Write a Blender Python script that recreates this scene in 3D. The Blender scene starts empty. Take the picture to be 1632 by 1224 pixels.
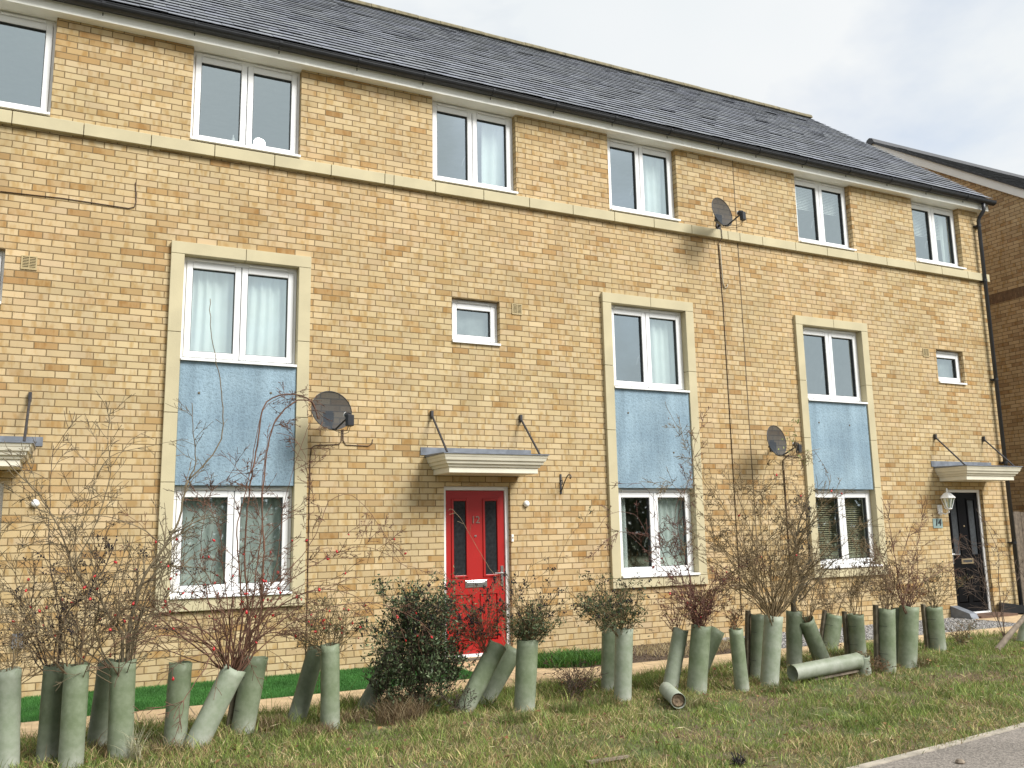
import bpy, math, random
import numpy as np
from mathutils import Vector, Matrix
R_ = math.radians
scene = bpy.context.scene
COL = scene.collection

# ------------------------------------------------------------------ camera
CAM = Vector((-0.828, -10.268, 1.533))
YAW, PITCH, ROLL, FPX = R_(26.343), R_(9.553), R_(-1.084), 1408.0
fwd = Vector((math.sin(YAW)*math.cos(PITCH), math.cos(YAW)*math.cos(PITCH), math.sin(PITCH)))
rt0 = Vector((math.cos(YAW), -math.sin(YAW), 0)); up0 = rt0.cross(fwd)
rt = rt0*math.cos(ROLL) + up0*math.sin(ROLL); up = up0*math.cos(ROLL) - rt0*math.sin(ROLL)
cam = bpy.data.cameras.new('camera'); cam_o = bpy.data.objects.new('camera', cam); COL.objects.link(cam_o)
cam_o.matrix_world = Matrix(((rt.x, up.x, -fwd.x, CAM.x), (rt.y, up.y, -fwd.y, CAM.y), (rt.z, up.z, -fwd.z, CAM.z), (0, 0, 0, 1)))
cam.sensor_width = 36; cam.lens = FPX/1632*36; cam.clip_end = 2000
scene.camera = cam_o
scene.view_settings.view_transform = 'Standard'; scene.view_settings.look = 'None'
scene.view_settings.exposure = 1.0; scene.view_settings.gamma = 1

# ------------------------------------------------------------------ sky and sun
SUN_EL, SUN_AZ = R_(42), R_(148)      # azimuth clockwise from +Y: in front of the facade, to the right
w = bpy.data.worlds.new('World'); scene.world = w; w.use_nodes = True
nt = w.node_tree; nt.nodes.clear()
def N(nt, t, **k):
    n = nt.nodes.new(t)
    for a, v in k.items():
        if a.startswith('i_'):
            key = a[2:]; key = int(key) if key.isdigit() else key.replace('_', ' ')
            n.inputs[key].default_value = v
        else: setattr(n, a, v)
    return n
def L(nt, a, b): nt.links.new(a, b)
sky = N(nt, 'ShaderNodeTexSky', sky_type='NISHITA', sun_disc=False, sun_elevation=SUN_EL, sun_rotation=SUN_AZ)
bg1 = N(nt, 'ShaderNodeBackground', i_Strength=0.105); L(nt, sky.outputs[0], bg1.inputs[0])
tc = N(nt, 'ShaderNodeTexCoord'); mp = N(nt, 'ShaderNodeMapping'); mp.inputs['Scale'].default_value = (1, 1, 1.7)
L(nt, tc.outputs['Generated'], mp.inputs[0])
n1 = N(nt, 'ShaderNodeTexNoise', i_Scale=2.1, i_Detail=6.0, i_Roughness=0.55, i_Distortion=0.3); L(nt, mp.outputs[0], n1.inputs[0])
cr = N(nt, 'ShaderNodeValToRGB'); cr.color_ramp.elements[0].position = 0.34; cr.color_ramp.elements[1].position = 0.50
cr.color_ramp.elements[0].color = (0.62, 0.62, 0.62, 1); cr.color_ramp.elements[1].color = (1, 1, 1, 1)
L(nt, n1.outputs[0], cr.inputs[0])
n2 = N(nt, 'ShaderNodeTexNoise', i_Scale=3.0, i_Detail=4.0); mp2 = N(nt, 'ShaderNodeMapping'); mp2.inputs['Location'].default_value = (3, 1, 2)
L(nt, tc.outputs['Generated'], mp2.inputs[0]); L(nt, mp2.outputs[0], n2.inputs[0])
cc = N(nt, 'ShaderNodeValToRGB'); cc.color_ramp.elements[0].position = 0.3; cc.color_ramp.elements[1].position = 0.7
cc.color_ramp.elements[0].color = (0.425, 0.447, 0.460, 1); cc.color_ramp.elements[1].color = (0.47, 0.478, 0.482, 1)
L(nt, n2.outputs[0], cc.inputs[0])
bg2 = N(nt, 'ShaderNodeBackground', i_Strength=1.0); L(nt, cc.outputs[0], bg2.inputs[0])
mx = N(nt, 'ShaderNodeMixShader'); L(nt, cr.outputs[0], mx.inputs[0]); L(nt, bg1.outputs[0], mx.inputs[1]); L(nt, bg2.outputs[0], mx.inputs[2])
wo = N(nt, 'ShaderNodeOutputWorld'); L(nt, mx.outputs[0], wo.inputs[0])
sl = bpy.data.lights.new('sun', 'SUN'); sl.energy = 2.75; sl.angle = R_(24); sl.color = (1, 0.985, 0.95)
so = bpy.data.objects.new('sun', sl); COL.objects.link(so)
sd = Vector((math.sin(SUN_AZ)*math.cos(SUN_EL), math.cos(SUN_AZ)*math.cos(SUN_EL), math.sin(SUN_EL)))
so.rotation_euler = sd.to_track_quat('Z', 'Y').to_euler(); so.location = (5, -20, 20)

# ------------------------------------------------------------------ helpers
ORG = {}
def tag(o, label=None, cat=None, group=None, kind=None):
    if label: o['label'] = label
    if cat: o['category'] = cat
    if group: o['group'] = group
    if kind: o['kind'] = kind
    return o
def link(o, parent, origin):
    COL.objects.link(o); origin = Vector(origin)
    if parent is not None:
        o.parent = parent; o.location = origin - ORG[parent.name]
    else: o.location = origin
    ORG[o.name] = origin
    return o
def empty(name, loc, **k):
    o = bpy.data.objects.new(name, None); o.empty_display_size = 0.2; link(o, None, loc); return tag(o, **k)
class MB:
    def __init__(s): s.v = []; s.f = []; s.smooth = False
    def box(s, x0, x1, y0, y1, z0, z1):
        n = len(s.v)
        s.v += [(x0,y0,z0),(x1,y0,z0),(x1,y1,z0),(x0,y1,z0),(x0,y0,z1),(x1,y0,z1),(x1,y1,z1),(x0,y1,z1)]
        s.f += [tuple(n+i for i in q) for q in ((0,3,2,1),(4,5,6,7),(0,1,5,4),(1,2,6,5),(2,3,7,6),(3,0,4,7))]
        return s
    def hexa(s, a):     # 8 corners, bottom four then top four
        n = len(s.v); s.v += [tuple(p) for p in a]
        s.f += [tuple(n+i for i in q) for q in ((0,3,2,1),(4,5,6,7),(0,1,5,4),(1,2,6,5),(2,3,7,6),(3,0,4,7))]
        return s
    def poly(s, pts):
        n = len(s.v); s.v += [tuple(p) for p in pts]; s.f.append(tuple(range(n, n+len(pts)))); return s
    def prism(s, prof, x0, x1):     # profile of (y,z), extruded along x
        n = len(s.v); k = len(prof)
        s.v += [(x0, y, z) for y, z in prof] + [(x1, y, z) for y, z in prof]
        s.f.append(tuple(n+i for i in range(k))); s.f.append(tuple(n+k+i for i in reversed(range(k))))
        for i in range(k):
            j = (i+1) % k; s.f.append((n+i, n+k+i, n+k+j, n+j))
        return s
    def tube(s, pts, rad, sides=6, cap=True):
        pts = [Vector(p) for p in pts]; m = len(pts); n = len(s.v)
        if not isinstance(rad, (list, tuple)): rad = [rad]*m
        t0 = (pts[1]-pts[0]).normalized()
        u = t0.orthogonal().normalized()
        for i in range(m):
            t = (pts[min(i+1, m-1)] - pts[max(i-1, 0)])
            t = t.normalized() if t.length > 1e-9 else t0
            u = (u - t*u.dot(t)); u = u.normalized() if u.length > 1e-6 else t.orthogonal().normalized()
            b = t.cross(u)
            for k in range(sides):
                a = 2*math.pi*k/sides; q = pts[i] + (u*math.cos(a) + b*math.sin(a))*rad[i]
                s.v.append((q.x, q.y, q.z))
        for i in range(m-1):
            for k in range(sides):
                k2 = (k+1) % sides
                s.f.append((n+i*sides+k, n+i*sides+k2, n+(i+1)*sides+k2, n+(i+1)*sides+k))
        if cap:
            s.f.append(tuple(n+k for k in reversed(range(sides)))); s.f.append(tuple(n+(m-1)*sides+k for k in range(sides)))
        return s
    def lathe(s, prof, c, axis=Vector((0,0,1)), sides=20, cap=True):   # profile of (r, h)
        axis = Vector(axis).normalized(); u = axis.orthogonal().normalized(); b = axis.cross(u); n = len(s.v); c = Vector(c)
        for r, h in prof:
            for k in range(sides):
                a = 2*math.pi*k/sides; q = c + axis*h + (u*math.cos(a)+b*math.sin(a))*r; s.v.append((q.x, q.y, q.z))
        for i in range(len(prof)-1):
            for k in range(sides):
                k2 = (k+1) % sides
                s.f.append((n+i*sides+k, n+i*sides+k2, n+(i+1)*sides+k2, n+(i+1)*sides+k))
        if cap:
            s.f.append(tuple(n+k for k in reversed(range(sides)))); m = n+(len(prof)-1)*sides; s.f.append(tuple(m+k for k in range(sides)))
        return s
    def build(s, name, mat, parent=None, origin=None, smooth=False, attr=None, **k):
        if origin is None: origin = ORG[parent.name] if parent is not None else s.v[0]
        ox, oy, oz = origin
        me = bpy.data.meshes.new(name)
        me.from_pydata([(a-ox, b-oy, c-oz) for a, b, c in s.v], [], s.f); me.update()
        me.materials.append(mat)
        if smooth:
            me.polygons.foreach_set('use_smooth', [True]*len(me.polygons))
        if attr is not None:
            at = me.color_attributes.new('tint', 'FLOAT_COLOR', 'POINT')
            at.data.foreach_set('color', np.asarray(attr, dtype=np.float32).ravel())
        o = bpy.data.objects.new(name, me); link(o, parent, origin)
        return tag(o, **k)
def bevel(o, w=0.004, seg=2):
    m = o.modifiers.new('bevel', 'BEVEL'); m.width = w; m.segments = seg; m.limit_method = 'ANGLE'; m.angle_limit = R_(40); return o

def ray(px, py): return fwd*FPX + rt*(px-816) - up*(py-612)
def atY(px, py, Y):
    d = ray(px, py); return CAM + d*((Y-CAM.y)/d.y)
def sstep(a, b, x):
    t = min(1, max(0, (x-a)/(b-a))); return t*t*(3-2*t)
def gh(x, y):      # height of the verge
    m = 0.10*sstep(5.0, 7.5, x)*sstep(-2.05, -2.5, y)*sstep(-5.4, -4.0, y)
    lump = 0.015*(math.sin(x*2.3+y*1.1)+math.sin(x*0.9-y*2.7+1))*sstep(-2.0, -2.4, y)*sstep(-5.6, -5.2, y)
    return m + lump + 0.012*sstep(-2.0, -2.2, y)
def ground_at(px, py):
    z = 0.0
    for _ in range(8):
        d = ray(px, py); p = CAM + d*((z-CAM.z)/d.z); z = gh(p.x, p.y)
    p.z = z
    return p

# ------------------------------------------------------------------ materials
def mat(name): 
    m = bpy.data.materials.new(name); m.use_nodes = True; nt = m.node_tree
    return m, nt, nt.nodes['Principled BSDF']
def plain(name, col, rough=0.5, metal=0.0, var=0.12, scale=6.0, bump=0.0, bscale=60.0, spec=0.5, detail=5.0):
    m, nt, b = mat(name)
    tcn = N(nt, 'ShaderNodeTexCoord'); no = N(nt, 'ShaderNodeTexNoise', i_Scale=scale, i_Detail=detail); L(nt, tcn.outputs['Object'], no.inputs[0])
    mr = N(nt, 'ShaderNodeMapRange', i_3=1-var, i_4=1+var); mr.inputs[1].default_value = 0.3; mr.inputs[2].default_value = 0.7
    L(nt, no.outputs[0], mr.inputs[0])
    mu = N(nt, 'ShaderNodeMixRGB', blend_type='MULTIPLY', i_Fac=1.0); mu.inputs[1].default_value = (*col, 1)
    cx = N(nt, 'ShaderNodeCombineXYZ')
    for i in range(3): L(nt, mr.outputs[0], cx.inputs[i])
    L(nt, cx.outputs[0], mu.inputs[2]); L(nt, mu.outputs[0], b.inputs['Base Color'])
    b.inputs['Roughness'].default_value = rough; b.inputs['Metallic'].default_value = metal; b.inputs['Specular IOR Level'].default_value = spec
    if bump:
        nb = N(nt, 'ShaderNodeTexNoise', i_Scale=bscale, i_Detail=6.0); L(nt, tcn.outputs['Object'], nb.inputs[0])
        bu = N(nt, 'ShaderNodeBump', i_Strength=bump, i_Distance=0.01); L(nt, nb.outputs[0], bu.inputs['Height']); L(nt, bu.outputs[0], b.inputs['Normal'])
    return m
def M(nt, op, a, b=None, c=None):
    n = N(nt, 'ShaderNodeMath', operation=op)
    for i, v in enumerate((a, b, c)):
        if v is None: continue
        if isinstance(v, (int, float)): n.inputs[i].default_value = v
        else: L(nt, v, n.inputs[i])
    return n.outputs[0]
def brick_mat(name, cols, mortar, ulen=0.225, vlen=0.075, mj=0.011, stain=0.18, bw=0.5, off=(0.0, 0.0)):
    m, nt, b = mat(name)
    geo = N(nt, 'ShaderNodeNewGeometry'); sp = N(nt, 'ShaderNodeSeparateXYZ'); L(nt, geo.outputs['Position'], sp.inputs[0])
    wn_ = N(nt, 'ShaderNodeTexNoise', i_Scale=9.0, i_Detail=3.0); L(nt, geo.outputs['Position'], wn_.inputs[0])
    wob = M(nt, 'MULTIPLY', M(nt, 'SUBTRACT', wn_.outputs[0], 0.5), 0.012)
    u = M(nt, 'ADD', M(nt, 'ADD', sp.outputs[0], sp.outputs[1]), off[0]+wob*0 if False else off[0])
    u = M(nt, 'ADD', u, wob)
    v = M(nt, 'ADD', M(nt, 'ADD', sp.outputs[2], off[1]), M(nt, 'MULTIPLY', wob, 0.6))
    vr = M(nt, 'DIVIDE', v, vlen); row = M(nt, 'FLOOR', vr)
    par = M(nt, 'MODULO', row, 2.0)
    # every row also slips a little sideways, as laid by hand
    wr = N(nt, 'ShaderNodeTexWhiteNoise', noise_dimensions='1D'); L(nt, row, wr.inputs['W'])
    ur = M(nt, 'ADD', M(nt, 'ADD', M(nt, 'DIVIDE', u, ulen), M(nt, 'MULTIPLY', par, 0.5)), M(nt, 'MULTIPLY', wr.outputs[0], 0.10))
    col = M(nt, 'FLOOR', ur)
    fu = M(nt, 'MULTIPLY', M(nt, 'SUBTRACT', ur, col), ulen); fv = M(nt, 'MULTIPLY', M(nt, 'SUBTRACT', vr, row), vlen)
    cv = N(nt, 'ShaderNodeCombineXYZ'); L(nt, col, cv.inputs[0]); L(nt, row, cv.inputs[1])
    wn = N(nt, 'ShaderNodeTexWhiteNoise', noise_dimensions='3D'); L(nt, cv.outputs[0], wn.inputs[0])
    # distance to nearest brick edge
    du = M(nt, 'MINIMUM', fu, M(nt, 'SUBTRACT', ulen, fu)); dv = M(nt, 'MINIMUM', fv, M(nt, 'SUBTRACT', vlen, fv))
    dd = M(nt, 'MINIMUM', du, dv)
    rn = N(nt, 'ShaderNodeTexNoise', i_Scale=140.0, i_Detail=2.0); L(nt, geo.outputs['Position'], rn.inputs[0])
    dd2 = M(nt, 'ADD', dd, M(nt, 'MULTIPLY', M(nt, 'SUBTRACT', rn.outputs[0], 0.5), 0.004))
    mr = N(nt, 'ShaderNodeMapRange', interpolation_type='SMOOTHSTEP'); L(nt, dd2, mr.inputs[0])
    mr.inputs[1].default_value = mj*0.38; mr.inputs[2].default_value = mj*0.62
    ramp = N(nt, 'ShaderNodeValToRGB'); L(nt, wn.outputs[0], ramp.inputs[0]); e = ramp.color_ramp.elements
    while len(e) < len(cols): e.new(0.5)
    for i, (p, c) in enumerate(cols): e[i].position = p; e[i].color = (*c, 1)
    # fired patches within each brick: upright bands, offset per brick
    rx = M(nt, 'MULTIPLY', wn.outputs[0], 91.0)
    pc = N(nt, 'ShaderNodeCombineXYZ'); L(nt, M(nt, 'MULTIPLY', sp.outputs[0], 13.0), pc.inputs[0]); L(nt, M(nt, 'ADD', M(nt, 'MULTIPLY', sp.outputs[2], 4.0), rx), pc.inputs[1]); L(nt, M(nt, 'MULTIPLY', sp.outputs[1], 13.0), pc.inputs[2])
    pn = N(nt, 'ShaderNodeTexNoise', i_Scale=1.0, i_Detail=3.0, i_Roughness=0.5); L(nt, pc.outputs[0], pn.inputs[0])
    pm = N(nt, 'ShaderNodeMapRange', i_3=0.0, i_4=0.75); pm.inputs[1].default_value = 0.50; pm.inputs[2].default_value = 0.66; L(nt, pn.outputs[0], pm.inputs[0])
    c1 = N(nt, 'ShaderNodeMixRGB', blend_type='MIX'); L(nt, pm.outputs[0], c1.inputs[0]); L(nt, ramp.outputs[0], c1.inputs[1])
    dk = N(nt, 'ShaderNodeMixRGB', blend_type='MULTIPLY', i_Fac=1.0); L(nt, ramp.outputs[0], dk.inputs[1]); dk.inputs[2].default_value = (0.76, 0.63, 0.42, 1)
    L(nt, dk.outputs[0], c1.inputs[2])
    # per brick brightness, fine grain, large stains
    g1 = N(nt, 'ShaderNodeTexNoise', i_Scale=260.0, i_Detail=3.0); L(nt, geo.outputs['Position'], g1.inputs[0])
    g2 = N(nt, 'ShaderNodeTexNoise', i_Scale=0.9, i_Detail=5.0, i_Roughness=0.6); L(nt, geo.outputs['Position'], g2.inputs[0])
    sc = M(nt, 'SUBTRACT', wn.outputs[1], 0.5) if False else M(nt, 'SUBTRACT', pn.outputs[0], 0.5)
    sepc = N(nt, 'ShaderNodeSeparateColor'); L(nt, wn.outputs['Color'], sepc.inputs[0])
    f = M(nt, 'ADD', 1.0, M(nt, 'MULTIPLY', M(nt, 'SUBTRACT', sepc.outputs[1], 0.5), 0.16))
    f = M(nt, 'ADD', f, M(nt, 'MULTIPLY', M(nt, 'SUBTRACT', g1.outputs[0], 0.5), 0.22))
    f = M(nt, 'ADD', f, M(nt, 'MULTIPLY', M(nt, 'SUBTRACT', g2.outputs[0], 0.5), stain*2))
    cf = N(nt, 'ShaderNodeCombineXYZ')
    for i in range(3): L(nt, f, cf.inputs[i])
    c2 = N(nt, 'ShaderNodeMixRGB', blend_type='MULTIPLY', i_Fac=1.0); L(nt, c1.outputs[0], c2.inputs[1]); L(nt, cf.outputs[0], c2.inputs[2])
    # weathering: broad greyish and warm patches, fine runs down the wall
    wsp = N(nt, 'ShaderNodeMapping'); wsp.inputs['Scale'].default_value = (3.2, 3.2, 0.22); L(nt, geo.outputs['Position'], wsp.inputs[0])
    wr2 = N(nt, 'ShaderNodeTexNoise', i_Scale=1.0, i_Detail=5.0, i_Roughness=0.6); L(nt, wsp.outputs[0], wr2.inputs[0])
    wk = N(nt, 'ShaderNodeMapRange', i_3=0.0, i_4=0.55); wk.inputs[1].default_value = 0.5; wk.inputs[2].default_value = 0.75; L(nt, wr2.outputs[0], wk.inputs[0])
    c3 = N(nt, 'ShaderNodeMixRGB', blend_type='MULTIPLY'); L(nt, wk.outputs[0], c3.inputs[0]); L(nt, c2.outputs[0], c3.inputs[1]); c3.inputs[2].default_value = (0.80, 0.80, 0.82, 1)
    wb = N(nt, 'ShaderNodeTexNoise', i_Scale=0.45, i_Detail=3.0); L(nt, geo.outputs['Position'], wb.inputs[0])
    wh = N(nt, 'ShaderNodeMixRGB'); wh.inputs[1].default_value = (0.985, 1.0, 1.0, 1); wh.inputs[2].default_value = (1.02, 0.99, 0.985, 1); wm_ = N(nt, 'ShaderNodeMapRange'); wm_.inputs[1].default_value = 0.4; wm_.inputs[2].default_value = 0.6; L(nt, wb.outputs[0], wm_.inputs[0]); L(nt, wm_.outputs[0], wh.inputs[0])
    c4 = N(nt, 'ShaderNodeMixRGB', blend_type='MULTIPLY', i_Fac=1.0); L(nt, c3.outputs[0], c4.inputs[1]); L(nt, wh.outputs[0], c4.inputs[2]); c2 = c4
    mm = N(nt, 'ShaderNodeMixRGB'); L(nt, mr.outputs[0], mm.inputs[0]); mm.inputs[1].default_value = (*mortar, 1); L(nt, c2.outputs[0], mm.inputs[2])
    L(nt, mm.outputs[0], b.inputs['Base Color']); b.inputs['Roughness'].default_value = 0.85; b.inputs['Specular IOR Level'].default_value = 0.25
    hh = M(nt, 'ADD', mr.outputs[0], M(nt, 'MULTIPLY', g1.outputs[0], 0.25))
    bu = N(nt, 'ShaderNodeBump', i_Strength=bw, i_Distance=0.006); L(nt, hh, bu.inputs['Height']); L(nt, bu.outputs[0], b.inputs['Normal'])
    return m
def attr_mat(name, rough=0.6, trans=0.0, mul=1.0):
    m, nt, b = mat(name); a = N(nt, 'ShaderNodeAttribute', attribute_name='tint'); L(nt, a.outputs[0], b.inputs['Base Color'])
    b.inputs['Roughness'].default_value = rough; b.inputs['Specular IOR Level'].default_value = 0.3
    if trans:
        t = N(nt, 'ShaderNodeBsdfTranslucent'); L(nt, a.outputs[0], t.inputs[0]); x = N(nt, 'ShaderNodeMixShader', i_0=trans)
        out = nt.nodes['Material Output']; L(nt, b.outputs[0], x.inputs[1]); L(nt, t.outputs[0], x.inputs[2]); L(nt, x.outputs[0], out.inputs[0])
    return m

BRICK = brick_mat('buff_brick', [(0.0, (0.505, 0.39, 0.22)), (0.28, (0.46, 0.35, 0.19)), (0.48, (0.525, 0.41, 0.24)), (0.66, (0.435, 0.318, 0.16)), (0.80, (0.49, 0.375, 0.225)), (0.94, (0.40, 0.265, 0.115)), (1.0, (0.35, 0.215, 0.09))],
                  (0.18, 0.125, 0.06))
BRICK2 = brick_mat('brown_brick', [(0.0, (0.50, 0.37, 0.22)), (0.4, (0.44, 0.315, 0.18)), (0.7, (0.50, 0.37, 0.22)), (0.9, (0.36, 0.24, 0.13)), (1.0, (0.32, 0.21, 0.115))], (0.16, 0.115, 0.07))
STONE = plain('cast_stone', (0.48, 0.42, 0.265), 0.8, var=0.09, scale=2.5, bump=0.15, bscale=90)
MORTAR = plain('dark_mortar', (0.12, 0.085, 0.045), 0.9)
UPVC = plain('white_upvc', (0.80, 0.80, 0.79), 0.3, var=0.03, scale=3)
FASCIA = plain('cream_fascia', (0.88, 0.865, 0.79), 0.4, var=0.05, scale=2.2)
CANOPY = plain('cream_canopy', (0.66, 0.62, 0.50), 0.5, var=0.06, scale=5)
LEAD = plain('lead_grey', (0.155, 0.17, 0.195), 0.5, var=0.25, scale=9)
BLACK = plain('black_plastic', (0.018, 0.019, 0.022), 0.38, var=0.2, scale=12)
PIPE = plain('grey_black_pipe', (0.032, 0.033, 0.037), 0.42, var=0.2, scale=4)
DARK = plain('dark_rubber', (0.03, 0.03, 0.03), 0.6)
IRON = plain('dark_iron', (0.035, 0.033, 0.035), 0.45, var=0.3, scale=20)
RED = plain('red_door', (0.34, 0.011, 0.009), 0.38, var=0.06, scale=3, bump=0.04, bscale=160)
BDOOR = plain('black_door', (0.006, 0.006, 0.007), 0.35, var=0.2, scale=3, spec=0.08)
DGLASS = plain('dark_obscured_glass', (0.022, 0.024, 0.026), 0.12, var=0.35, scale=25)
BGLASS = plain('grey_obscured_glass', (0.045, 0.05, 0.055), 0.3, var=0.3, scale=30, spec=0.3)
CHROME = plain('brushed_chrome', (0.62, 0.62, 0.62), 0.28, metal=1.0, var=0.05)
BRASS = plain('dull_brass', (0.42, 0.33, 0.2), 0.4, metal=0.7, var=0.2)
BUFFVENT = plain('buff_plastic', (0.40, 0.31, 0.155), 0.6, var=0.08)
WHITE = plain('white_plastic', (0.78, 0.78, 0.77), 0.35, var=0.04)
ROOMW = plain('room_wall', (0.60, 0.60, 0.57), 0.9)
CURTAIN = plain('pale_curtain', (0.86, 0.90, 0.85), 0.9, var=0.07, scale=4)
NETC = plain('grey_curtain', (0.62, 0.67, 0.62), 0.9, var=0.10, scale=3)
BLIND = plain('cream_blind', (0.88, 0.89, 0.84), 0.7, var=0.04)
OBLIND = plain('olive_blind', (0.55, 0.49, 0.31), 0.6, var=0.1)
FROST = plain('frosted_pane', (0.30, 0.32, 0.31), 0.35, var=0.3, scale=7)
WOOD = plain('weathered_wood', (0.20, 0.16, 0.12), 0.85, var=0.35, scale=14)
STAKE = plain('stake_wood', (0.10, 0.085, 0.055), 0.9, var=0.4, scale=20)
CABLEB = plain('brown_cable', (0.045, 0.02, 0.012), 0.5)
CABLEW = plain('white_cable', (0.42, 0.37, 0.27), 0.6)
CLAY = plain('light_tile', (0.62, 0.62, 0.6), 0.6)

def render_mat():
    m, nt, b = mat('blue_render')
    t = N(nt, 'ShaderNodeTexCoord')
    a = N(nt, 'ShaderNodeTexNoise', i_Scale=2.2, i_Detail=5.0); L(nt, t.outputs['Object'], a.inputs[0])
    v = N(nt, 'ShaderNodeTexNoise', i_Scale=32.0, i_Detail=5.0, i_Roughness=0.75); L(nt, t.outputs['Object'], v.inputs[0])
    r = N(nt, 'ShaderNodeValToRGB'); e = r.color_ramp.elements; e[0].position = 0.3; e[0].color = (0.185, 0.27, 0.335, 1); e[1].position = 0.72; e[1].color = (0.26, 0.36, 0.425, 1)
    L(nt, a.outputs[0], r.inputs[0])
    k = N(nt, 'ShaderNodeMapRange', i_3=0.80, i_4=1.05); k.inputs[1].default_value = 0.38; k.inputs[2].default_value = 0.5; L(nt, v.outputs[0], k.inputs[0])
    c = N(nt, 'ShaderNodeCombineXYZ'); [L(nt, k.outputs[0], c.inputs[i]) for i in range(3)]
    mp = N(nt, 'ShaderNodeMapping'); mp.inputs['Scale'].default_value = (9, 9, 0.7); L(nt, t.outputs['Object'], mp.inputs[0]); st = N(nt, 'ShaderNodeTexNoise', i_Scale=1.0, i_Detail=5.0, i_Roughness=0.65); L(nt, mp.outputs[0], st.inputs[0])
    sk = N(nt, 'ShaderNodeMapRange', i_3=0.84, i_4=1.08); sk.inputs[1].default_value = 0.35; sk.inputs[2].default_value = 0.65; L(nt, st.outputs[0], sk.inputs[0]); kk = M(nt, 'MULTIPLY', k.outputs[0], sk.outputs[0])
    c = N(nt, 'ShaderNodeCombineXYZ'); [L(nt, kk, c.inputs[i]) for i in range(3)]
    x = N(nt, 'ShaderNodeMixRGB', blend_type='MULTIPLY', i_Fac=1.0); L(nt, r.outputs[0], x.inputs[1]); L(nt, c.outputs[0], x.inputs[2]); L(nt, x.outputs[0], b.inputs['Base Color'])
    b.inputs['Roughness'].default_value = 0.8
    bu = N(nt, 'ShaderNodeBump', i_Strength=0.9, i_Distance=0.012); L(nt, v.outputs[0], bu.inputs['Height']); L(nt, bu.outputs[0], b.inputs['Normal'])
    return m
BLUE = render_mat()
def glass_mat():
    m, nt, b = mat('window_glass'); nt.nodes.remove(b)
    lw = N(nt, 'ShaderNodeLayerWeight'); fr5 = M(nt, 'POWER', lw.outputs['Facing'], 4.0); frv = M(nt, 'ADD', M(nt, 'MULTIPLY', fr5, 0.56), 0.44)
    tr = N(nt, 'ShaderNodeBsdfTransparent'); tr.inputs[0].default_value = (0.88, 0.93, 0.92, 1)
    gl = N(nt, 'ShaderNodeBsdfGlossy'); gl.inputs['Roughness'].default_value = 0.015; gl.inputs[0].default_value = (0.83, 0.95, 0.98, 1)
    x = N(nt, 'ShaderNodeMixShader'); L(nt, frv, x.inputs[0]); L(nt, tr.outputs[0], x.inputs[1]); L(nt, gl.outputs[0], x.inputs[2])
    L(nt, x.outputs[0], nt.nodes['Material Output'].inputs[0]); return m
GLASS = glass_mat()
def slate_mat():
    m, nt, b = mat('blue_grey_slate'); a = N(nt, 'ShaderNodeAttribute', attribute_name='tint')
    t = N(nt, 'ShaderNodeTexCoord'); n = N(nt, 'ShaderNodeTexNoise', i_Scale=14.0, i_Detail=5.0); L(nt, t.outputs['Object'], n.inputs[0])
    k = N(nt, 'ShaderNodeMapRange', i_3=0.75, i_4=1.25); k.inputs[1].default_value = 0.3; k.inputs[2].default_value = 0.7; L(nt, n.outputs[0], k.inputs[0])
    c = N(nt, 'ShaderNodeCombineXYZ'); [L(nt, k.outputs[0], c.inputs[i]) for i in range(3)]
    x = N(nt, 'ShaderNodeMixRGB', blend_type='MULTIPLY', i_Fac=1.0); L(nt, a.outputs[0], x.inputs[1]); L(nt, c.outputs[0], x.inputs[2]); L(nt, x.outputs[0], b.inputs['Base Color'])
    r = N(nt, 'ShaderNodeMapRange', i_3=0.32, i_4=0.62); L(nt, n.outputs[0], r.inputs[0]); L(nt, r.outputs[0], b.inputs['Roughness'])
    return m
SLATE = slate_mat()
RIDGE = plain('mossy_ridge', (0.17, 0.145, 0.085), 0.9, var=0.35, scale=9)
GUARD = None
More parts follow.
